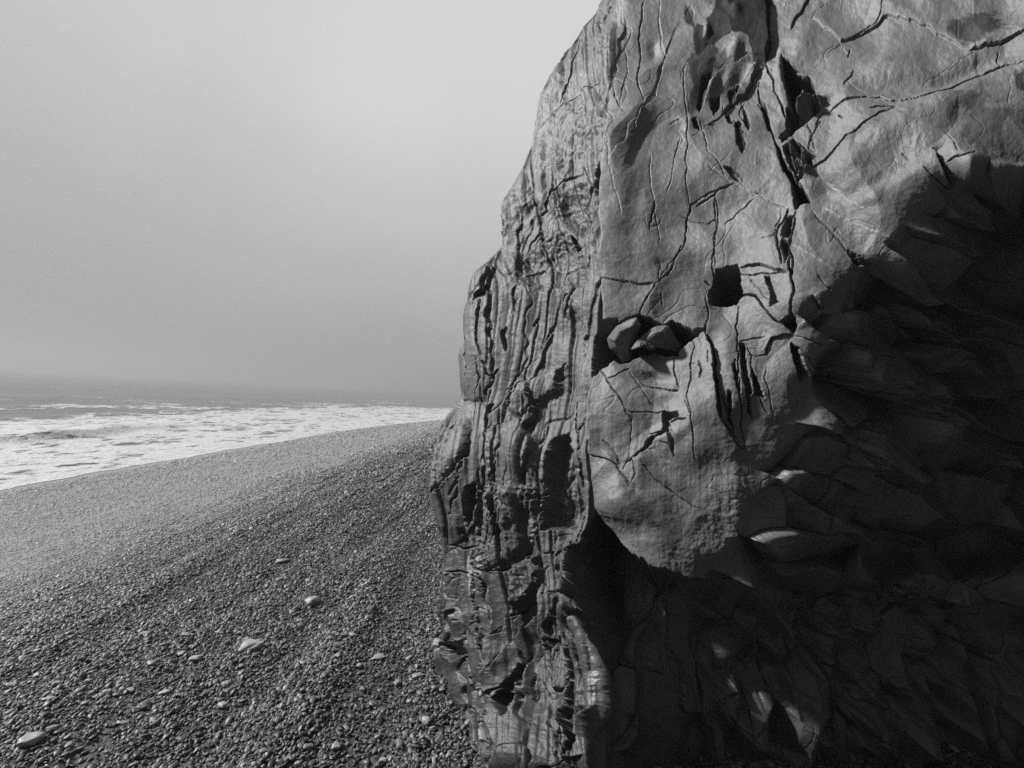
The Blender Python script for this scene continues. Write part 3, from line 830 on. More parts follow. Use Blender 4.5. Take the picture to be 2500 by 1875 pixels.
# crop G: the fluted, shaded foot
for p in ([660,550,690,700,740,850,790,1000,810,1200,830,1400], [760,640,790,830,850,1020,900,1200,930,1300,970,1450,940,1659],
          [500,1060,480,1250,450,1400,440,1600], [205,1120,210,1400,200,1659], [570,1010,590,1280,610,1400], [1230,930,1228,1150,1290,1400,1300,1659],
          [740,600,780,660,790,560], [1500,770,1560,880,1700,1000,1896,1120], [1380,770,1290,850,1250,930], [970,1400,1060,1530,1140,1590]):
    crack('G', p, 5, .04, .014 if len(p) % 4 else -.014, 30)
hole('G', [900,700,950,660,1060,690,1040,770,1000,800,1060,950,1000,980,900,950,860,880,880,790], -0.025, 9)
hole('G', [1040,540,1100,540,1120,590,1070,620], -0.022, 6); hole('G', [1270,690,1330,620,1370,650,1300,700,1280,850,1250,900], -0.022, 8)
hole('G', [1630,880,1720,880,1820,960,1896,1060,1800,1040,1700,960], -0.025, 9); hole('G', [1770,790,1830,730,1840,850,1790,850], -0.025, 8)
hole('G', [1290,950,1420,950,1440,820,1520,830,1480,950,1400,980], -0.016, 9); hole('G', [1080,1330,1120,1320,1220,1360,1200,1390,1100,1400], -0.022, 8)
hole('G', [960,1360,1050,1390,1150,1500,1140,1570,1020,1490], -0.022, 8); hole('G', [890,1140,980,1110,1000,1150,960,1180], .08, 5)
hole('G', [870,1040,990,1110,1000,1180,960,1200,900,1150], -0.014, 6); hole('G', [55,650,100,645,95,690,60,690], -0.019, 5)
hole('G', [250,1440,420,1220,440,1260,360,1390], -0.022, 8); hole('G', [750,650,790,660,780,810,755,800], -0.019, 5); hole('G', [985,170,1010,170,1060,220,1120,290,1110,320,1000,250], -0.014, 6)
dome('G', 850, 1400, 130, 260, .06, .2); dome('G', 330, 900, 120, 300, .05)

# ------------------------------------------------------------------ fine relief
grain = fbm(U / 16, V_ / 16, 4, 71, 0.55)
Dz += 0.0013 * grain * (1 + 0.6 * vis_flank + 1.0 * shade_w)
und = fbm((U + 0.4 * V_) / 60, (V_ - 0.4 * U) / 34, 3, 72)
Dz += 0.0013 * und * face_w
# light scratches and hairline joints scattered over the face
hair = np.abs(gnoise((U * 0.9 + V_ * 0.45) / 90 + 1.2 * fbm(U / 150, V_ / 150, 2, 73), (V_ * 0.9 - U * 0.45) / 210, 74))
Dz -= 0.0035 * np.exp(-(hair / 0.018) ** 2) * face_w * smooth(-0.2, 0.3, gnoise(U / 180, V_ / 180, 75))

# ------------------------------------------------------------------ mesh
P3 = base + nrm * Dz[..., None]
# round the crown off: a cap of rows drawn in to one point
cap_c = np.array([4.3, 6.6, 0.0]); top = P3[0].copy()
caps = []
for f, dz in ((0.06, .12), (0.2, .3), (0.45, .5), (0.7, .6), (0.9, .65), (0.995, .66)):
    c = top * (1 - f) + cap_c * f
    c[:, 2] = top[:, 2] + (top[:, 2].mean() - top[:, 2]) * f + dz + 0.1 * np.sin(np.arange(NC) * 0.05) * f * (1 - f)
    caps.append(c)
P_all = np.concatenate([np.stack(caps[::-1]), P3], 0)
nk = len(caps)
st_all = np.concatenate([np.zeros((nk, NC)), stain]); pl_all = np.concatenate([np.zeros((nk, NC)), pale])
R_all = P_all.shape[0]
i = np.arange(R_all - 1)[:, None] * NC + np.arange(NC)[None, :]
j = np.arange(R_all - 1)[:, None] * NC + (np.arange(NC)[None, :] + 1) % NC
quads = np.stack([i, j, j + NC, i + NC], -1)
if nrm[mid] @ np.cross(P3[mid[0], mid[1] + 1] - P3[mid], P3[mid[0] + 1, mid[1]] - P3[mid]) < 0:
    quads = quads[..., ::-1]
zq = P_all[:-1, :, 2]
keep = zq > -0.9
# which part each face belongs to
part = np.zeros(keep.shape, np.int32)
part[nk:, :][(face_w[:-1] > 0.5)] = 1
part[nk:, :][(under_w[:-1] > 0.5)] = 2
part[:, cG1:] = np.where(part[:, cG1:] == 2, 2, 1)
part[:, cG2:] = 0
part[:, :cS] = 0
# ------------------------------------------------------------------ materials
def rock_material():
    m, nt = new_mat('grey_sandstone')
    tc = N(nt, 'ShaderNodeTexCoord'); ob = tc.outputs['Object']
    b = N(nt, 'ShaderNodeBsdfPrincipled')
    n1 = noise_n(nt, ob, 2.3, 5, 0.6, 0.3); n2 = noise_n(nt, ob, 38, 4, 0.65)
    mp = N(nt, 'ShaderNodeMapping'); mp.inputs['Scale'].default_value = (9, 9, 1.3)
    nt.links.new(ob, mp.inputs['Vector']); n3 = noise_n(nt, mp.outputs[0], 3.0, 4, 0.6, 0.4)
    v = math_n(nt, 'MULTIPLY', maprange(nt, n1, 0.3, 0.7, 0.90, 1.10), maprange(nt, n2, 0.25, 0.75, 0.92, 1.08))
    v = math_n(nt, 'MULTIPLY', v, maprange(nt, n3, 0.3, 0.7, 0.88, 1.12))
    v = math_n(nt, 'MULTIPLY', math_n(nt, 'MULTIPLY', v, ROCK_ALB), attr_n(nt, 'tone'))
    pl = math_n(nt, 'MULTIPLY', attr_n(nt, 'pale'), 0.15)
    v = math_n(nt, 'ADD', v, pl)
    s = attr_n(nt, 'stain')
    v = math_n(nt, 'MULTIPLY', v, maprange(nt, s, 0, 1, 1, 0.09))
    nt.links.new(grey(nt, v), b.inputs['Base Color'])
    damp = attr_n(nt, 'damp')
    ro = math_n(nt, 'SUBTRACT', maprange(nt, math_n(nt, 'ADD', n2, math_n(nt, 'MULTIPLY', s, 0.2)), 0.1, 0.8, 0.47, 0.65), math_n(nt, 'MULTIPLY', damp, 0.12))
    nt.links.new(ro, b.inputs['Roughness'])
    nt.links.new(math_n(nt, 'MULTIPLY', maprange(nt, damp, 0, 1, 0.34, 0.5), maprange(nt, s, 0, 1, 1, 0.15)), b.inputs['Specular IOR Level'])
    g1 = noise_n(nt, ob, 160, 3, 0.6); g2 = noise_n(nt, ob, 30, 4, 0.6)
    nb = bump_n(nt, g1, 0.0017, 1.0); nb = bump_n(nt, g2, 0.004, 0.5, nb)
    nt.links.new(nb, b.inputs['Normal'])
    out_surface(nt, b.outputs[0]); return m


ROCK_ALB = 0.077
M_ROCK = rock_material()


def beach_material():
    m, nt = new_mat('shingle_ground')
    tc = N(nt, 'ShaderNodeTexCoord'); ob = tc.outputs['Object']
    b = N(nt, 'ShaderNodeBsdfPrincipled')
    wet = attr_n(nt, 'wet')
    vo = N(nt, 'ShaderNodeTexVoronoi'); vo.inputs['Scale'].default_value = 34.0
    mp = N(nt, 'ShaderNodeMapping'); mp.inputs['Scale'].default_value = (1.25, 0.6, 1); nt.links.new(ob, mp.inputs['Vector'])
    nt.links.new(mp.outputs[0], vo.inputs['Vector'])
    bwc = N(nt, 'ShaderNodeSeparateColor'); nt.links.new(vo.outputs['Color'], bwc.inputs[0])
    big = noise_n(nt, ob, 1.1, 4, 0.6)
    vd = math_n(nt, 'MULTIPLY', maprange(nt, bwc.outputs[0], 0, 1, 0.008, 0.03), maprange(nt, big, 0.3, 0.7, 0.75, 1.25))  # near-black dry ground paints in the shade of gaps between pebbles
    vw = math_n(nt, 'MULTIPLY', maprange(nt, bwc.outputs[1], 0, 1, 0.08, 0.24), maprange(nt, big, 0.3, 0.7, 0.9, 1.1))  # sheen of the wet strip painted in as a paler base colour
    mx = N(nt, 'ShaderNodeMix'); mx.data_type = 'FLOAT'
    nt.links.new(wet, mx.inputs[0]); nt.links.new(vd, mx.inputs[2]); nt.links.new(vw, mx.inputs[3])
    nt.links.new(grey(nt, mx.outputs[0]), b.inputs['Base Color'])
    nt.links.new(maprange(nt, wet, 0, 1, 0.8, 0.16), b.inputs['Roughness'])
    hgt = math_n(nt, 'ADD', vo.outputs['Distance'], math_n(nt, 'MULTIPLY', noise_n(nt, ob, 9, 3, .5), 1.2))
    inv = math_n(nt, 'MULTIPLY', hgt, -1.0)
    bm_ = N(nt, 'ShaderNodeBump'); bm_.inputs['Strength'].default_value = 1.0
    nt.links.new(maprange(nt, wet, 0, 1, 0.014, 0.013), bm_.inputs['Distance'])
    nt.links.new(inv, bm_.inputs['Height']); nt.links.new(bm_.outputs[0], b.inputs['Normal'])
    out_surface(nt, b.outputs[0]); return m


M_BEACH = beach_material()


def pebble_material(name, lo, hi, src):
    m, nt = new_mat(name)
    tc = N(nt, 'ShaderNodeTexCoord'); ob = tc.outputs['Object']
    b = N(nt, 'ShaderNodeBsdfPrincipled')
    if src == 'instance':
        r = attr_n(nt, 'shade', 'INSTANCER')
    else:
        oi = N(nt, 'ShaderNodeObjectInfo'); r = oi.outputs['Random']
    v = maprange(nt, r, 0, 1, lo, hi)
    n = noise_n(nt, ob, 2.5 if src == 'instance' else 22, 4, 0.6)
    v = math_n(nt, 'MULTIPLY', v, maprange(nt, n, 0.3, 0.7, 0.82, 1.18))
    nt.links.new(grey(nt, v), b.inputs['Base Color'])
    b.inputs['Roughness'].default_value = 0.5; b.inputs['Specular IOR Level'].default_value = 0.35
    if src != 'instance':
        nt.links.new(bump_n(nt, noise_n(nt, ob, 90, 4, .6), 0.002, 0.8), b.inputs['Normal'])
    out_surface(nt, b.outputs[0]); return m


M_PEB = pebble_material('dark_pebble', 0.010, 0.25, 'instance')
M_STONE = pebble_material('pale_stone', 0.13, 0.21, 'object')
M_STONED = pebble_material('dull_stone', 0.05, 0.07, 'object')

# ------------------------------------------------------------------ the rock object
cliff = bpy.data.objects.new('rock_outcrop', None); C.objects.link(cliff)
cliff.location = (1.4, 3.4, 0)
tag(cliff, 'huge dark grey wave-worn rock outcrop with a smooth bulging face, cracks and a black hollow', 'rock')
# painted shade darkens the flank, most up high; tone also drops towards the foot
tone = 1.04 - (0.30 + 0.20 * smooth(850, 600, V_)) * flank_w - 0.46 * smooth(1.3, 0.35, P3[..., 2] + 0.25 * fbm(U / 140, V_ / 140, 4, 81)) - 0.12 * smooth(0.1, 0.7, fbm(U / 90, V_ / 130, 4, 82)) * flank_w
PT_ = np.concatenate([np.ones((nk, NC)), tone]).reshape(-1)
damp = np.clip(np.maximum(shade_w, under_w) + 0.3 * smooth(0.9, 0.3, P3[..., 2]), 0, 1) * (1 - back_w)
PD_ = np.concatenate([np.zeros((nk, NC)), damp]).reshape(-1)
PV = P_all.reshape(-1, 3); PA = st_all.reshape(-1); PB = np.clip(pl_all.reshape(-1), 0, 1)
for pid, nm in ((0, 'layered_flank'), (1, 'smooth_face'), (2, 'undercut_foot')):
    f = quads[keep & (part == pid)]
    used, inv = np.unique(f, return_inverse=True)
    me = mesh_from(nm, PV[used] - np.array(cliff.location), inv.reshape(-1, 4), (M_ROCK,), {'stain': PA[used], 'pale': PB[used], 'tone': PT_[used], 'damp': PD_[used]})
    po = link(nm, me, cliff)
    po['label'] = ('thinly layered left flank of upright beds', 'smooth grey face crossed by cracks and pale veins', 'dark fluted foot under the overhang')[pid]


def outline_stone(name, fr, pts, back, thick, seed, mat, bump=0.12):
    """a rounded stone whose outline follows pts, standing `back` metres in front of the hollow's floor"""
    q = fp(fr, pts); c = q.mean(0); q = c + (q - c) * 1.12
    dd = (PX - c[0]) ** 2 + (PY - c[1]) ** 2; dd[:, :cS] = 1e9; dd[:, cG1:] = 1e9
    k = np.unravel_index(np.argmin(dd), dd.shape)
    t = PT[k] + back
    o3 = CAM + ray(c[0], c[1]) * t
    ex = Rt * t / FPX; ey = -Up * t / FPX; ez = -ray(c[0], c[1]); ez /= np.linalg.norm(ez)
    r_ = np.random.default_rng(seed)
    rel = q - c
    tilt = r_.normal(0, 0.35, 2)

    def pt(xy, z):
        return Vector(xy[0] * ex + xy[1] * ey + (z + thick * (tilt @ (xy / np.abs(rel).max())) * (z > 0)) * ez)
    bm = bmesh.new(); n_ = len(rel)
    rings = [[bm.verts.new(pt(p * s_ + r_.normal(0, 0.02, 2) * np.abs(rel).max() * (s_ < 1), z_ * thick * r_.uniform(0.55, 1.35))) for p in rel]
             for s_, z_ in ((0.9, -2.4), (1.0, -0.2), (0.93, 0.45), (0.55, 1.0))]
    for lo, hi in zip(rings[:-1], rings[1:]):
        for i in range(n_):
            bm.faces.new((lo[i], lo[(i + 1) % n_], hi[(i + 1) % n_], hi[i]))
    bm.faces.new(rings[-1]); bm.faces.new(rings[0][::-1])
    bmesh.ops.recalc_face_normals(bm, faces=bm.faces)
    bmesh.ops.triangulate(bm, faces=bm.faces)
    bmesh.ops.bevel(bm, geom=list(bm.edges), offset=thick * 0.06, segments=2, affect='EDGES', clamp_overlap=True)
    for f in bm.faces: f.smooth = False
    me = bpy.data.meshes.new(name); bm.to_mesh(me); bm.free(); me.materials.append(mat)
    at = me.attributes.new('tone', 'FLOAT', 'POINT'); at.data.foreach_set('value', np.ones(len(me.vertices), np.float32))
    ob_ = link(name, me); ob_.location = o3
    return ob_


s1 = outline_stone('wedged_stone', 'D', [1150,540,1200,475,1310,425,1330,470,1300,560,1275,650,1230,665,1200,620,1165,590], .04, .10, 3, M_ROCK)
tag(s1, 'rounded stone lodged upright at the left end of the black cavity', 'stone')
s2 = outline_stone('wedged_stone', 'D', [1290,600,1320,550,1420,475,1490,468,1560,580,1530,622,1440,590,1400,606,1350,578], .02, .10, 5, M_ROCK)
tag(s2, 'broad wedge-shaped stone jammed in the black cavity right of the upright stone', 'stone')

# ------------------------------------------------------------------ ground and water
WL = -0.9
XW_Y = [-60, 0, 10, 20, 28, 43, 70, 120, 200, 400, 1000, 3500]
XW_X = [-11.5, -10.75, -10.5, -9.9, -9.3, -6.2, 3, 28, 75, 220, 700, 2700]


def xw(y): return pchip(XW_Y, XW_X, y)


def zbeach(w, y):
    z = pchip([-40, 0, 3, 6.6, 9, 11, 13, 30], [-4.2, WL, -0.6, -0.25, -0.05, 0.0, 0.03, 0.4], w)
    amp = smooth(4.5, 8.5, w)
    near = smooth(40, 8, np.abs(y))
    return z + amp * near * (0.034 * fbm(w / 0.4 + 0.1 * y, y / 2.8, 3, 401) + 0.03 * gnoise(w / 1.3, y / 3.0, 402)) + 0.006 * near * gnoise(w / 0.5, y / 1.5, 403)


def spaced(lo, hi, n, c=0.0, k=3.0):
    s = np.linspace(-1, 1, n); return s


yb = np.concatenate([np.linspace(-30, 0, 16)[:-1], np.linspace(0, 9, 170)[:-1], np.geomspace(9, 3400, 220)])
wb = np.concatenate([np.linspace(-35, -2, 14)[:-1], np.linspace(-2, 14.5, 240)[:-1], np.geomspace(14.5, 420, 40)])
Yg, Wg = np.meshgrid(yb, wb, indexing='ij')
Xg = xw(Yg) + Wg; Zg = zbeach(Wg, Yg)
wline = 6.9 + 0.35 * fbm(Yg / 3.0, Wg / 2.5, 3, 410) + 0.0 * Yg
wet = smooth(1.3, -1.0, Wg - wline)
me = mesh_from('beach', np.stack([Xg, Yg, Zg], -1).reshape(-1, 3), grid_faces(*Yg.shape)[:, ::1], (M_BEACH,), {'wet': wet.ravel()})
beach = tag(link('beach', me), kind='structure')
beach['label'] = 'sloping grey shingle beach, wet and shining towards the water'

# the sea
ys = np.concatenate([np.linspace(-40, 4, 40)[:-1], 4 * (1 + np.linspace(0, 1, 760) * 0) if False else np.geomspace(4, 60, 620)[:-1] if False else np.linspace(4, 34, 300)[:-1], np.geomspace(34, 4000, 330)])
qs = np.concatenate([np.linspace(-2.5, 26, 330)[:-1], np.geomspace(26, 5000, 240)])
Ys, Qs = np.meshgrid(ys, qs, indexing='ij')


def sea_z(q, y):
    chop = 0.05 * fbm(q / 1.7, y / 4.2, 4, 501) + 0.10 * fbm(q / 7, y / 17, 3, 502)
    swell = 0.16 * np.sin(q / 5.2 + 1.4 * gnoise(y / 30, q / 40, 503) + 0.3)
    deep = smooth(0.0, 14, q); far = smooth(900, 200, q)
    z = (chop * (0.12 + 0.95 * deep) + swell * deep) * (0.25 + 0.75 * far)
    # the little breaker rolling in
    qc = 6.4 + 0.7 * gnoise(y / 6.0, 0 * y, 504) + 0.10 * (y - 18)
    d = q - qc
    prof = np.where(d > 0, np.exp(-(d / 1.5) ** 2), np.exp(-(d / 0.45) ** 2))
    z = z + 0.30 * prof * np.exp(-((y - 19) / 6.5) ** 2) * (1 + 0.3 * gnoise(y / 1.2, q / 0.6, 505))
    qd = 16.5 + 1.5 * gnoise(y / 12.0, 0 * y, 506)
    z = z + 0.16 * np.exp(-((q - qd) / 1.6) ** 2)
    return WL + z + 0.012 * smooth(-0.2, 0.8, q) - 0.012


Zs = sea_z(Qs, Ys)
Xs = xw(Ys) - Qs
foam_b = np.zeros_like(Qs)
edge_q = 0.16 * fbm(Ys / 1.1, 0 * Ys, 3, 510) + 0.35 * gnoise(Ys / 5.0, 0 * Ys, 511)
band = smooth(-0.12, 0.05, Qs - edge_q) * smooth(19.0 + 4 * gnoise(Ys / 14, Qs / 40, 512), 11.0, Qs)
lead = np.exp(-np.maximum(Qs - edge_q, 0) / 0.55)
stre = 0.42 * smooth(0.25, 0.75, ridged(Qs / 9.0 + 0.6 * fbm(Qs / 8, Ys / 14, 2, 513), Ys / 46, 2, 514) - 0.55) * smooth(12, 16, Qs) * smooth(46, 24, Qs)
qc = 6.4 + 0.7 * gnoise(Ys / 6.0, 0 * Ys, 504) + 0.10 * (Ys - 18)
lens = np.exp(-((Qs - qc + 0.55) / 0.4) ** 2) * smooth(0.15, 0.5, gnoise(Ys / 2.2, 0 * Ys, 515)) * np.exp(-((Ys - 16) / 5) ** 2)
foam_b = np.clip(band * 0.66 + stre + 0.3 * lead * band - 0.8 * lens, 0, 1.2)

M_SEA, nt = new_mat('sea_water')
tc = N(nt, 'ShaderNodeTexCoord'); ob = tc.outputs['Object']
b = N(nt, 'ShaderNodeBsdfPrincipled')
b.inputs['Base Color'].default_value = (0.075, 0.075, 0.075, 1); b.inputs['Roughness'].default_value = 0.22; b.inputs['IOR'].default_value = 1.33
mp = N(nt, 'ShaderNodeMapping'); mp.inputs['Scale'].default_value = (1.0, 0.42, 1); nt.links.new(ob, mp.inputs['Vector'])
w1 = noise_n(nt, mp.outputs[0], 1.5, 5, 0.62, 0.4); w2 = noise_n(nt, mp.outputs[0], 0.35, 4, 0.6)
nb = bump_n(nt, w1, 0.16, 0.9); nb = bump_n(nt, w2, 0.5, 0.8, nb); nt.links.new(nb, b.inputs['Normal'])
out_surface(nt, b.outputs[0])

M_FOAM, nt = new_mat('sea_foam')
tc = N(nt, 'ShaderNodeTexCoord'); ob = tc.outputs['Object']
fb = attr_n(nt, 'foam')
mp = N(nt, 'ShaderNodeMapping'); mp.inputs['Scale'].default_value = (1.0, 0.55, 1); nt.links.new(ob, mp.inputs['Vector'])
n1 = noise_n(nt, mp.outputs[0], 0.9, 5, 0.62, 0.6); n2 = noise_n(nt, mp.outputs[0], 4.5, 4, 0.65, 0.8)
lv = N(nt, 'ShaderNodeTexVoronoi'); lv.feature = 'DISTANCE_TO_EDGE'; lv.inputs['Scale'].default_value = 1.3
dv = N(nt, 'ShaderNodeVectorMath', operation='ADD')
nv = N(nt, 'ShaderNodeTexNoise'); nv.inputs['Scale'].default_value = 1.6; nv.inputs['Detail'].default_value = 3
nt.links.new(mp.outputs[0], nv.inputs['Vector']); nt.links.new(mp.outputs[0], dv.inputs[0]); nt.links.new(nv.outputs['Color'], dv.inputs[1])
nt.links.new(dv.outputs[0], lv.inputs['Vector'])
lace = maprange(nt, lv.outputs['Distance'], 0.0, 0.30, 0.26, -0.12)
dens = math_n(nt, 'ADD', fb, math_n(nt, 'ADD', math_n(nt, 'ADD', maprange(nt, n1, 0.25, 0.75, -0.55, 0.55), lace), maprange(nt, n2, 0.25, 0.75, -0.25, 0.25)))
al = maprange(nt, dens, 0.22, 0.72, 0, 1, True)
al = math_n(nt, 'MULTIPLY', al, maprange(nt, fb, 0.02, 0.12, 0, 1))
b = N(nt, 'ShaderNodeBsdfPrincipled'); b.inputs['Roughness'].default_value = 0.7
nt.links.new(grey(nt, maprange(nt, n2, 0.3, 0.7, 0.26, 0.36)), b.inputs['Base Color'])
nt.links.new(al, b.inputs['Alpha'])
hh = math_n(nt, 'ADD', math_n(nt, 'MULTIPLY', noise_n(nt, ob, 5, 5, .7), 0.10), math_n(nt, 'MULTIPLY', al, 0.05))
nt.links.new(bump_n(nt, hh, 1.0, 0.8), b.inputs['Normal'])
out_surface(nt, b.outputs[0])

sea_me = mesh_from('sea', np.stack([Xs, Ys, Zs], -1).reshape(-1, 3), grid_faces(*Ys.shape)[:, ::-1], (M_SEA,))
sea = tag(link('sea', sea_me), kind='structure')
sea['label'] = 'grey choppy sea fading into fog'
# foam sheet: the faces of the surf zone where there is any foam, floating a finger above the water
fq = grid_faces(*Ys.shape)[:, ::-1]
fok = (foam_b.ravel()[fq].max(1) > 0.03) & (np.abs(Ys.ravel()[fq[:, 0]]) < 420)
fq = fq[fok]
used, inv = np.unique(fq, return_inverse=True)
FV = np.stack([Xs, Ys, np.maximum(Zs, zbeach(-Qs, Ys) + 0.002) + 0.003 + 0.015 * smooth(0.1, 1.2, Qs)], -1).reshape(-1, 3)[used]
foam_me = mesh_from('surf_foam', FV, inv.reshape(-1, 4), (M_FOAM,), {'foam': foam_b.ravel()[used]})
foam = tag(link('surf_foam', foam_me), 'white lacy surf foam spread over the shallow water along the shore', 'foam', kind='stuff')
# ------------------------------------------------------------------ shingle
# footprint of the rock on the ground
foot_xy = []
for c in range(0, NC, 6):
    z = P3[:, c, 2]
    gz = zbeach(P3[:, c, 0] - xw(P3[:, c, 1]), P3[:, c, 1])
    k = np.where(z < gz + 0.02)[0]
    if len(k): foot_xy.append(P3[k[0], c, :2])
foot_xy = np.array(foot_xy)


def inside(x, y, poly):
    ins = np.zeros(x.shape, bool); n = len(poly)
    for i in range(n):
        x1, y1 = poly[i]; x2, y2 = poly[(i + 1) % n]
        if y1 == y2: continue
        ins ^= ((y1 > y) != (y2 > y)) & (x < (x2 - x1) * (y - y1) / (y2 - y1) + x1)
    return ins


def make_pebble(seed, sub=2):
    r = np.random.default_rng(seed)
    bm = bmesh.new(); bmesh.ops.create_icosphere(bm, subdivisions=sub, radius=1)
    v = np.array([x.co[:] for x in bm.verts])
    e = r.uniform(0.75, 1.0)
    p = np.sign(v) * np.abs(v) ** e
    n = gnoise(v[:, 0] * 1.1 + seed * 3.1, v[:, 1] * 1.1 + v[:, 2] * .7, seed)
    p *= (1 + 0.22 * n)[:, None]
    p[:, 0] *= 1 + r.uniform(-.25, .25) * p[:, 1]; p[:, 1] *= 1 + r.uniform(-.3, .3) * p[:, 0]
    p *= np.array([1.0, r.uniform(0.5, 0.8), r.uniform(0.24, 0.42)])
    for vert, c in zip(bm.verts, p): vert.co = c
    for f in bm.faces: f.smooth = True
    me = bpy.data.meshes.new('pebble'); bm.to_mesh(me); bm.free()
    return me


kinds = bpy.data.collections.new('pebble_kinds')
for k in range(12):
    me = make_pebble(900 + k, 2); me.materials.append(M_PEB)
    kinds.objects.link(bpy.data.objects.new('pebble', me))


def scatter(t0, t1, dens, scale):
    half = t1 * 1.15 + 1.9
    n = int(dens * (t1 - t0) * (half + 0.35 * t1 + 1.2))
    y = rng.uniform(t0, t1, n); x = rng.uniform(-half, 0.35 * t1 + 1.2, n)
    keepm = x > -1.12 * y - 2.1
    x, y = x[keepm], y[keepm]
    return x, y, np.full(len(x), scale)


px_, py_, sc_ = [], [], []
edges = [0.5, 3.0, 4.2, 5.6, 7.5, 10, 14, 20, 30, 46]
for a, c in zip(edges[:-1], edges[1:]):
    s = max(1.0, (0.5 * (a + c)) / 4.6)
    X_, Y_, S_ = scatter(a, c, PEB_DENS / s ** 2, s)
    px_.append(X_); py_.append(Y_); sc_.append(S_)
gx, gy, gs = map(np.concatenate, (px_, py_, sc_))
gw = gx - xw(gy)
wl2 = 6.9 + 0.35 * fbm(gy / 3.0, gw / 2.5, 3, 410)
wetp = smooth(1.6, -1.9, gw - wl2)
prob = np.where(gw > 0.5, 1 - 0.72 * smooth(0.1, 1.0, wetp + 0.35 * fbm(gx / 0.5, gy / 1.2, 2, 77)), 0)
band_d = fbm(gw / 0.4 + 0.1 * gy, gy / 2.8, 3, 401)
prob *= np.clip(0.80 + 0.5 * band_d, 0.25, 1)
hid_px, hid_py, hid_t = project(np.stack([gx, gy, zbeach(gw, gy)], -1))
silp = np.interp(hid_py, rows_py, sil)
prob *= ~((hid_px > silp + 420) & (gy > 3.3))
keepm = (rng.random(len(gx)) < prob)
gx, gy, gs, gw, wetp = (a[keepm] for a in (gx, gy, gs, gw, wetp))
keepm = ~inside(gx, gy, foot_xy)
gx, gy, gs, gw, wetp = (a[keepm] for a in (gx, gy, gs, gw, wetp))
n = len(gx)
size = gs * np.clip(rng.lognormal(math.log(0.0125), 0.38, n), 0.006, 0.034) * (1 - 0.35 * wetp) * PEB_SCALE * np.clip(1 + 0.14 * fbm(gw / 0.4 + 0.1 * gy, gy / 2.8, 3, 401), 0.6, 1.6)
gz = zbeach(gw, gy) + size * (0.20 + 0.36 * rng.random(n)) * (1 - 0.75 * wetp) + 0.004 * (1 - wetp)
al = rng.normal(1.35, 0.45, n)
al = np.where(rng.random(n) < np.clip(0.25 + 0.5 * smooth(-1.6, -0.2, gx), 0, 1), rng.uniform(0, 6.28, n), al)
rot = np.stack([rng.normal(0, 0.45, n) * (1 - .7 * wetp), rng.normal(-0.15, 0.38, n) * (1 - .7 * wetp), al], 1)
bd2 = fbm(gw / 0.4 + 0.1 * gy, gy / 2.8, 3, 401)
shade = np.clip(rng.beta(1.1, 4.8, n) * np.clip(1 + 0.35 * bd2, 0.5, 2) * (1 - 0.6 * wetp) + wetp * rng.uniform(0.45, 1.0, n), 0, 1)  # wet pebbles get a paler grey that paints in their sheen
me = bpy.data.meshes.new('shingle')
me.vertices.add(n); me.vertices.foreach_set('co', np.stack([gx, gy, gz], 1).astype(np.float32).ravel())
a = me.attributes.new('rot', 'FLOAT_VECTOR', 'POINT'); a.data.foreach_set('vector', rot.astype(np.float32).ravel())
a = me.attributes.new('size', 'FLOAT', 'POINT'); a.data.foreach_set('value', size.astype(np.float32))
a = me.attributes.new('shade', 'FLOAT', 'POINT'); a.data.foreach_set('value', shade.astype(np.float32))
a = me.attributes.new('pick', 'INT', 'POINT'); a.data.foreach_set('value', rng.integers(0, 12, n).astype(np.int32))
shingle = tag(link('shingle', me), 'dense layer of small dark flat beach pebbles', 'pebbles', kind='stuff')
ng = bpy.data.node_groups.new('scatter_pebbles', 'GeometryNodeTree')
ng.interface.new_socket('Geometry', in_out='INPUT', socket_type='NodeSocketGeometry')
ng.interface.new_socket('Geometry', in_out='OUTPUT', socket_type='NodeSocketGeometry')
gi = ng.nodes.new('NodeGroupInput'); go = ng.nodes.new('NodeGroupOutput')
m2p = ng.nodes.new('GeometryNodeMeshToPoints'); iop = ng.nodes.new('GeometryNodeInstanceOnPoints')
ci = ng.nodes.new('GeometryNodeCollectionInfo'); ci.inputs[0].default_value = kinds
ci.inputs['Separate Children'].default_value = True; ci.inputs['Reset Children'].default_value = True


def named(nm, typ):
    q = ng.nodes.new('GeometryNodeInputNamedAttribute'); q.data_type = typ; q.inputs[0].default_value = nm; return q.outputs[0]


ng.links.new(gi.outputs[0], m2p.inputs[0]); ng.links.new(m2p.outputs[0], iop.inputs['Points'])
ng.links.new(ci.outputs[0], iop.inputs['Instance']); iop.inputs['Pick Instance'].default_value = True
ng.links.new(named('pick', 'INT'), iop.inputs['Instance Index'])
e2r = ng.nodes.new('FunctionNodeEulerToRotation'); ng.links.new(named('rot', 'FLOAT_VECTOR'), e2r.inputs[0])
ng.links.new(e2r.outputs[0], iop.inputs['Rotation'])
ng.links.new(named('size', 'FLOAT'), iop.inputs['Scale'])
ng.links.new(iop.outputs[0], go.inputs[0])
md = shingle.modifiers.new('scatter', 'NODES'); md.node_group = ng
print('pebbles', n)

# ------------------------------------------------------------------ larger stones lying on the shingle
def ground_hit(px, py):
    d = ray(px, py); t = 3.0
    for _ in range(40):
        p = CAM + d * t
        z = float(zbeach(np.array([p[0] - float(xw(np.array([p[1]]))[0])]), np.array([p[1]]))[0])
        t += (z - p[2]) / d[2] * 0.7
    p = CAM + d * t
    return p, t


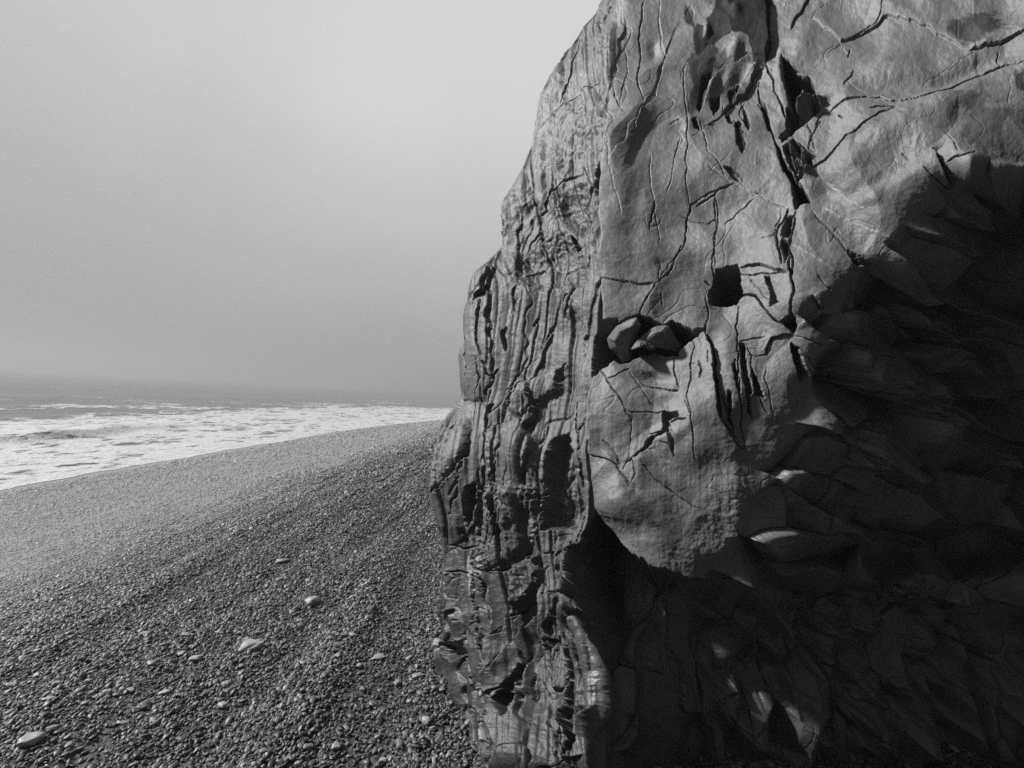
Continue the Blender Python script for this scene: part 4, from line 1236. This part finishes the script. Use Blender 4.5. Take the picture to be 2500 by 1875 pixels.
S1 = 1250 / 1929.0
STONES = [  # crop x, crop y, width, height in crop px, turn, dull?, label, seed
    (945, 1212, 88, 46, 0.5, 0, 'large pale pointed stone lying alone mid-beach, the longest of the pale stones'),
    (115, 1572, 78, 50, 0.3, 0, 'big rounded grey stone near the bottom left corner of the beach'),
    (1175, 1042, 54, 42, -0.3, 0, 'squarish pale stone upslope between the long pointed stone and the rock'),
    (1065, 887, 58, 18, 0.0, 0, 'flat light slab-like stone farthest up the beach, near the wet band'),
    (540, 1440, 48, 38, 0.2, 1, 'dull dark grey round stone, the only dark one among the larger stones'),
    (737, 1258, 46, 28, 0.2, 0, 'smooth oval pale stone just left of the long pointed stone'),
    (575, 1275, 36, 26, 0.8, 0, 'small tilted pale stone left of the smooth oval one'),
    (1425, 1252, 58, 20, 0.1, 0, 'long low flat stone close to the foot of the rock'),
    (1497, 1350, 32, 26, 0.0, 0, 'light egg-shaped stone below the long low flat stone by the rock'),
    (837, 1433, 36, 22, 0.0, 0, 'small whitish oval pebble in the open middle of the foreground'),
    (210, 1353, 30, 24, 0.5, 0, 'small bright stone at the left, above the big rounded grey one'),
    (197, 1523, 42, 28, 0.5, 0, 'pale oval stone lying just up-right of the big rounded grey stone'),
    (1605, 1497, 34, 40, 1.2, 0, 'pale upright-lying stone near the lower foot of the rock'),
    (1575, 1322, 52, 22, 0.3, 0, 'pair-like elongated stone against the toe of the rock'),
    (1265, 1592, 36, 30, 0.6, 0, 'rough pale stone in the lower right of the shingle'),
    (1442, 1646, 36, 26, 0.2, 0, 'pale stone half cut off by the bottom edge of the photo'),
    (1050, 957, 22, 15, 0.0, 0, 'small light stone between the flat slab and the squarish stone'),
    (1395, 1065, 34, 18, 0.2, 1, 'low dull stone right of the squarish pale stone')]
MORE = [(682, 1238, 30, 18), (1355, 1283, 20, 20), (295, 1378, 30, 20), (620, 1385, 42, 20), (700, 1165, 34, 14), (583, 870, 28, 9),
        (1495, 803, 20, 11), (1185, 855, 25, 11), (1120, 1655, 24, 16), (545, 1160, 34, 14), (440, 1190, 24, 12), (1330, 1165, 24, 12),
        (1250, 1095, 22, 14), (1100, 1080, 20, 14), (1270, 1245, 24, 18), (910, 1285, 22, 16), (1240, 1180, 22, 16), (490, 1375, 30, 16),
        (45, 1355, 44, 14), (180, 1410, 46, 16), (460, 1500, 46, 14), (400, 1380, 26, 16), (1125, 1410, 36, 16), (1365, 1375, 22, 26),
        (1540, 1420, 22, 18), (1665, 1375, 22, 14), (1420, 1555, 22, 16), (790, 1645, 26, 14), (330, 1345, 20, 24), (1160, 957, 18, 10)]


def lay_stone(cx, cy, w, h, turn, mat, seed):
    p, t = ground_hit(cx * S1, 800 + cy * S1)
    k = t / FPX * S1
    me = make_pebble(seed, 4)
    v = np.empty(len(me.vertices) * 3, np.float32); me.vertices.foreach_get('co', v); v = v.reshape(-1, 3)
    v -= (v.max(0) + v.min(0)) / 2; v /= (v.max(0) - v.min(0)) / 2
    nn = fbm(v[:, 0] * 1.3 + seed, v[:, 1] * 1.3 + v[:, 2] * 0.8, 4, seed)
    v *= (1 + 0.10 * nn)[:, None]
    sink = abs(p[2] - CAM[2]) / np.linalg.norm(p - CAM)               # sine of the viewing angle
    hx = 0.5 * w * k; hz = max(0.28 * hx, 0.36 * h * k); hy = min(max(0.5 * hx, (0.5 * h * k - hz * 0.5) / max(sink, .2)), hx * 1.1)
    v *= np.array([hx, hy, hz])
    me.vertices.foreach_set('co', v.ravel()); me.update(); me.materials.append(mat)
    me.name = 'beach_stone'
    o = link('beach_stone', me)
    o.location = (p[0], p[1], p[2] + hz * 0.45 + 0.012); o.rotation_euler = (rng.normal(0, .12), rng.normal(0, .12), turn)
    return o


for k, (cx, cy, w, h, tn, dull, lab) in enumerate(STONES):
    tag(lay_stone(cx, cy, w, h, tn, M_STONED if dull else M_STONE, 60 + k), lab, 'stone', 'larger stones on the shingle')
for k, (cx, cy, w, h) in enumerate(MORE):
    tag(lay_stone(cx, cy, w, h, rng.uniform(0, 0.9), M_STONE, 160 + k),
        'small light grey pebble, only a little larger than the dark shingle round it', 'stone', 'small pale pebbles among the shingle')

# ------------------------------------------------------------------ sea fog
top_z = float(P_all[..., 2].max()) + 0.8
hz0, hz1 = -6.0, top_z
bm = bmesh.new()
bmesh.ops.create_cube(bm, size=1.0)
for v in bm.verts:
    v.co = Vector((v.co.x * 12000, v.co.y * 6000 + 2965, hz0 + (v.co.z + 0.5) * (hz1 - hz0)))
me = bpy.data.meshes.new('haze'); bm.to_mesh(me); bm.free()
M_HAZE, nt = new_mat('sea_fog')
pv = N(nt, 'ShaderNodeVolumePrincipled')
pv.inputs['Color'].default_value = (HAZE_COL,) * 3 + (1,)
pv.inputs['Density'].default_value = HAZE_D; pv.inputs['Anisotropy'].default_value = 0.25
o = N(nt, 'ShaderNodeOutputMaterial'); nt.links.new(pv.outputs[0], o.inputs['Volume'])
me.materials.append(M_HAZE)
haze = tag(link('haze', me), kind='stuff')
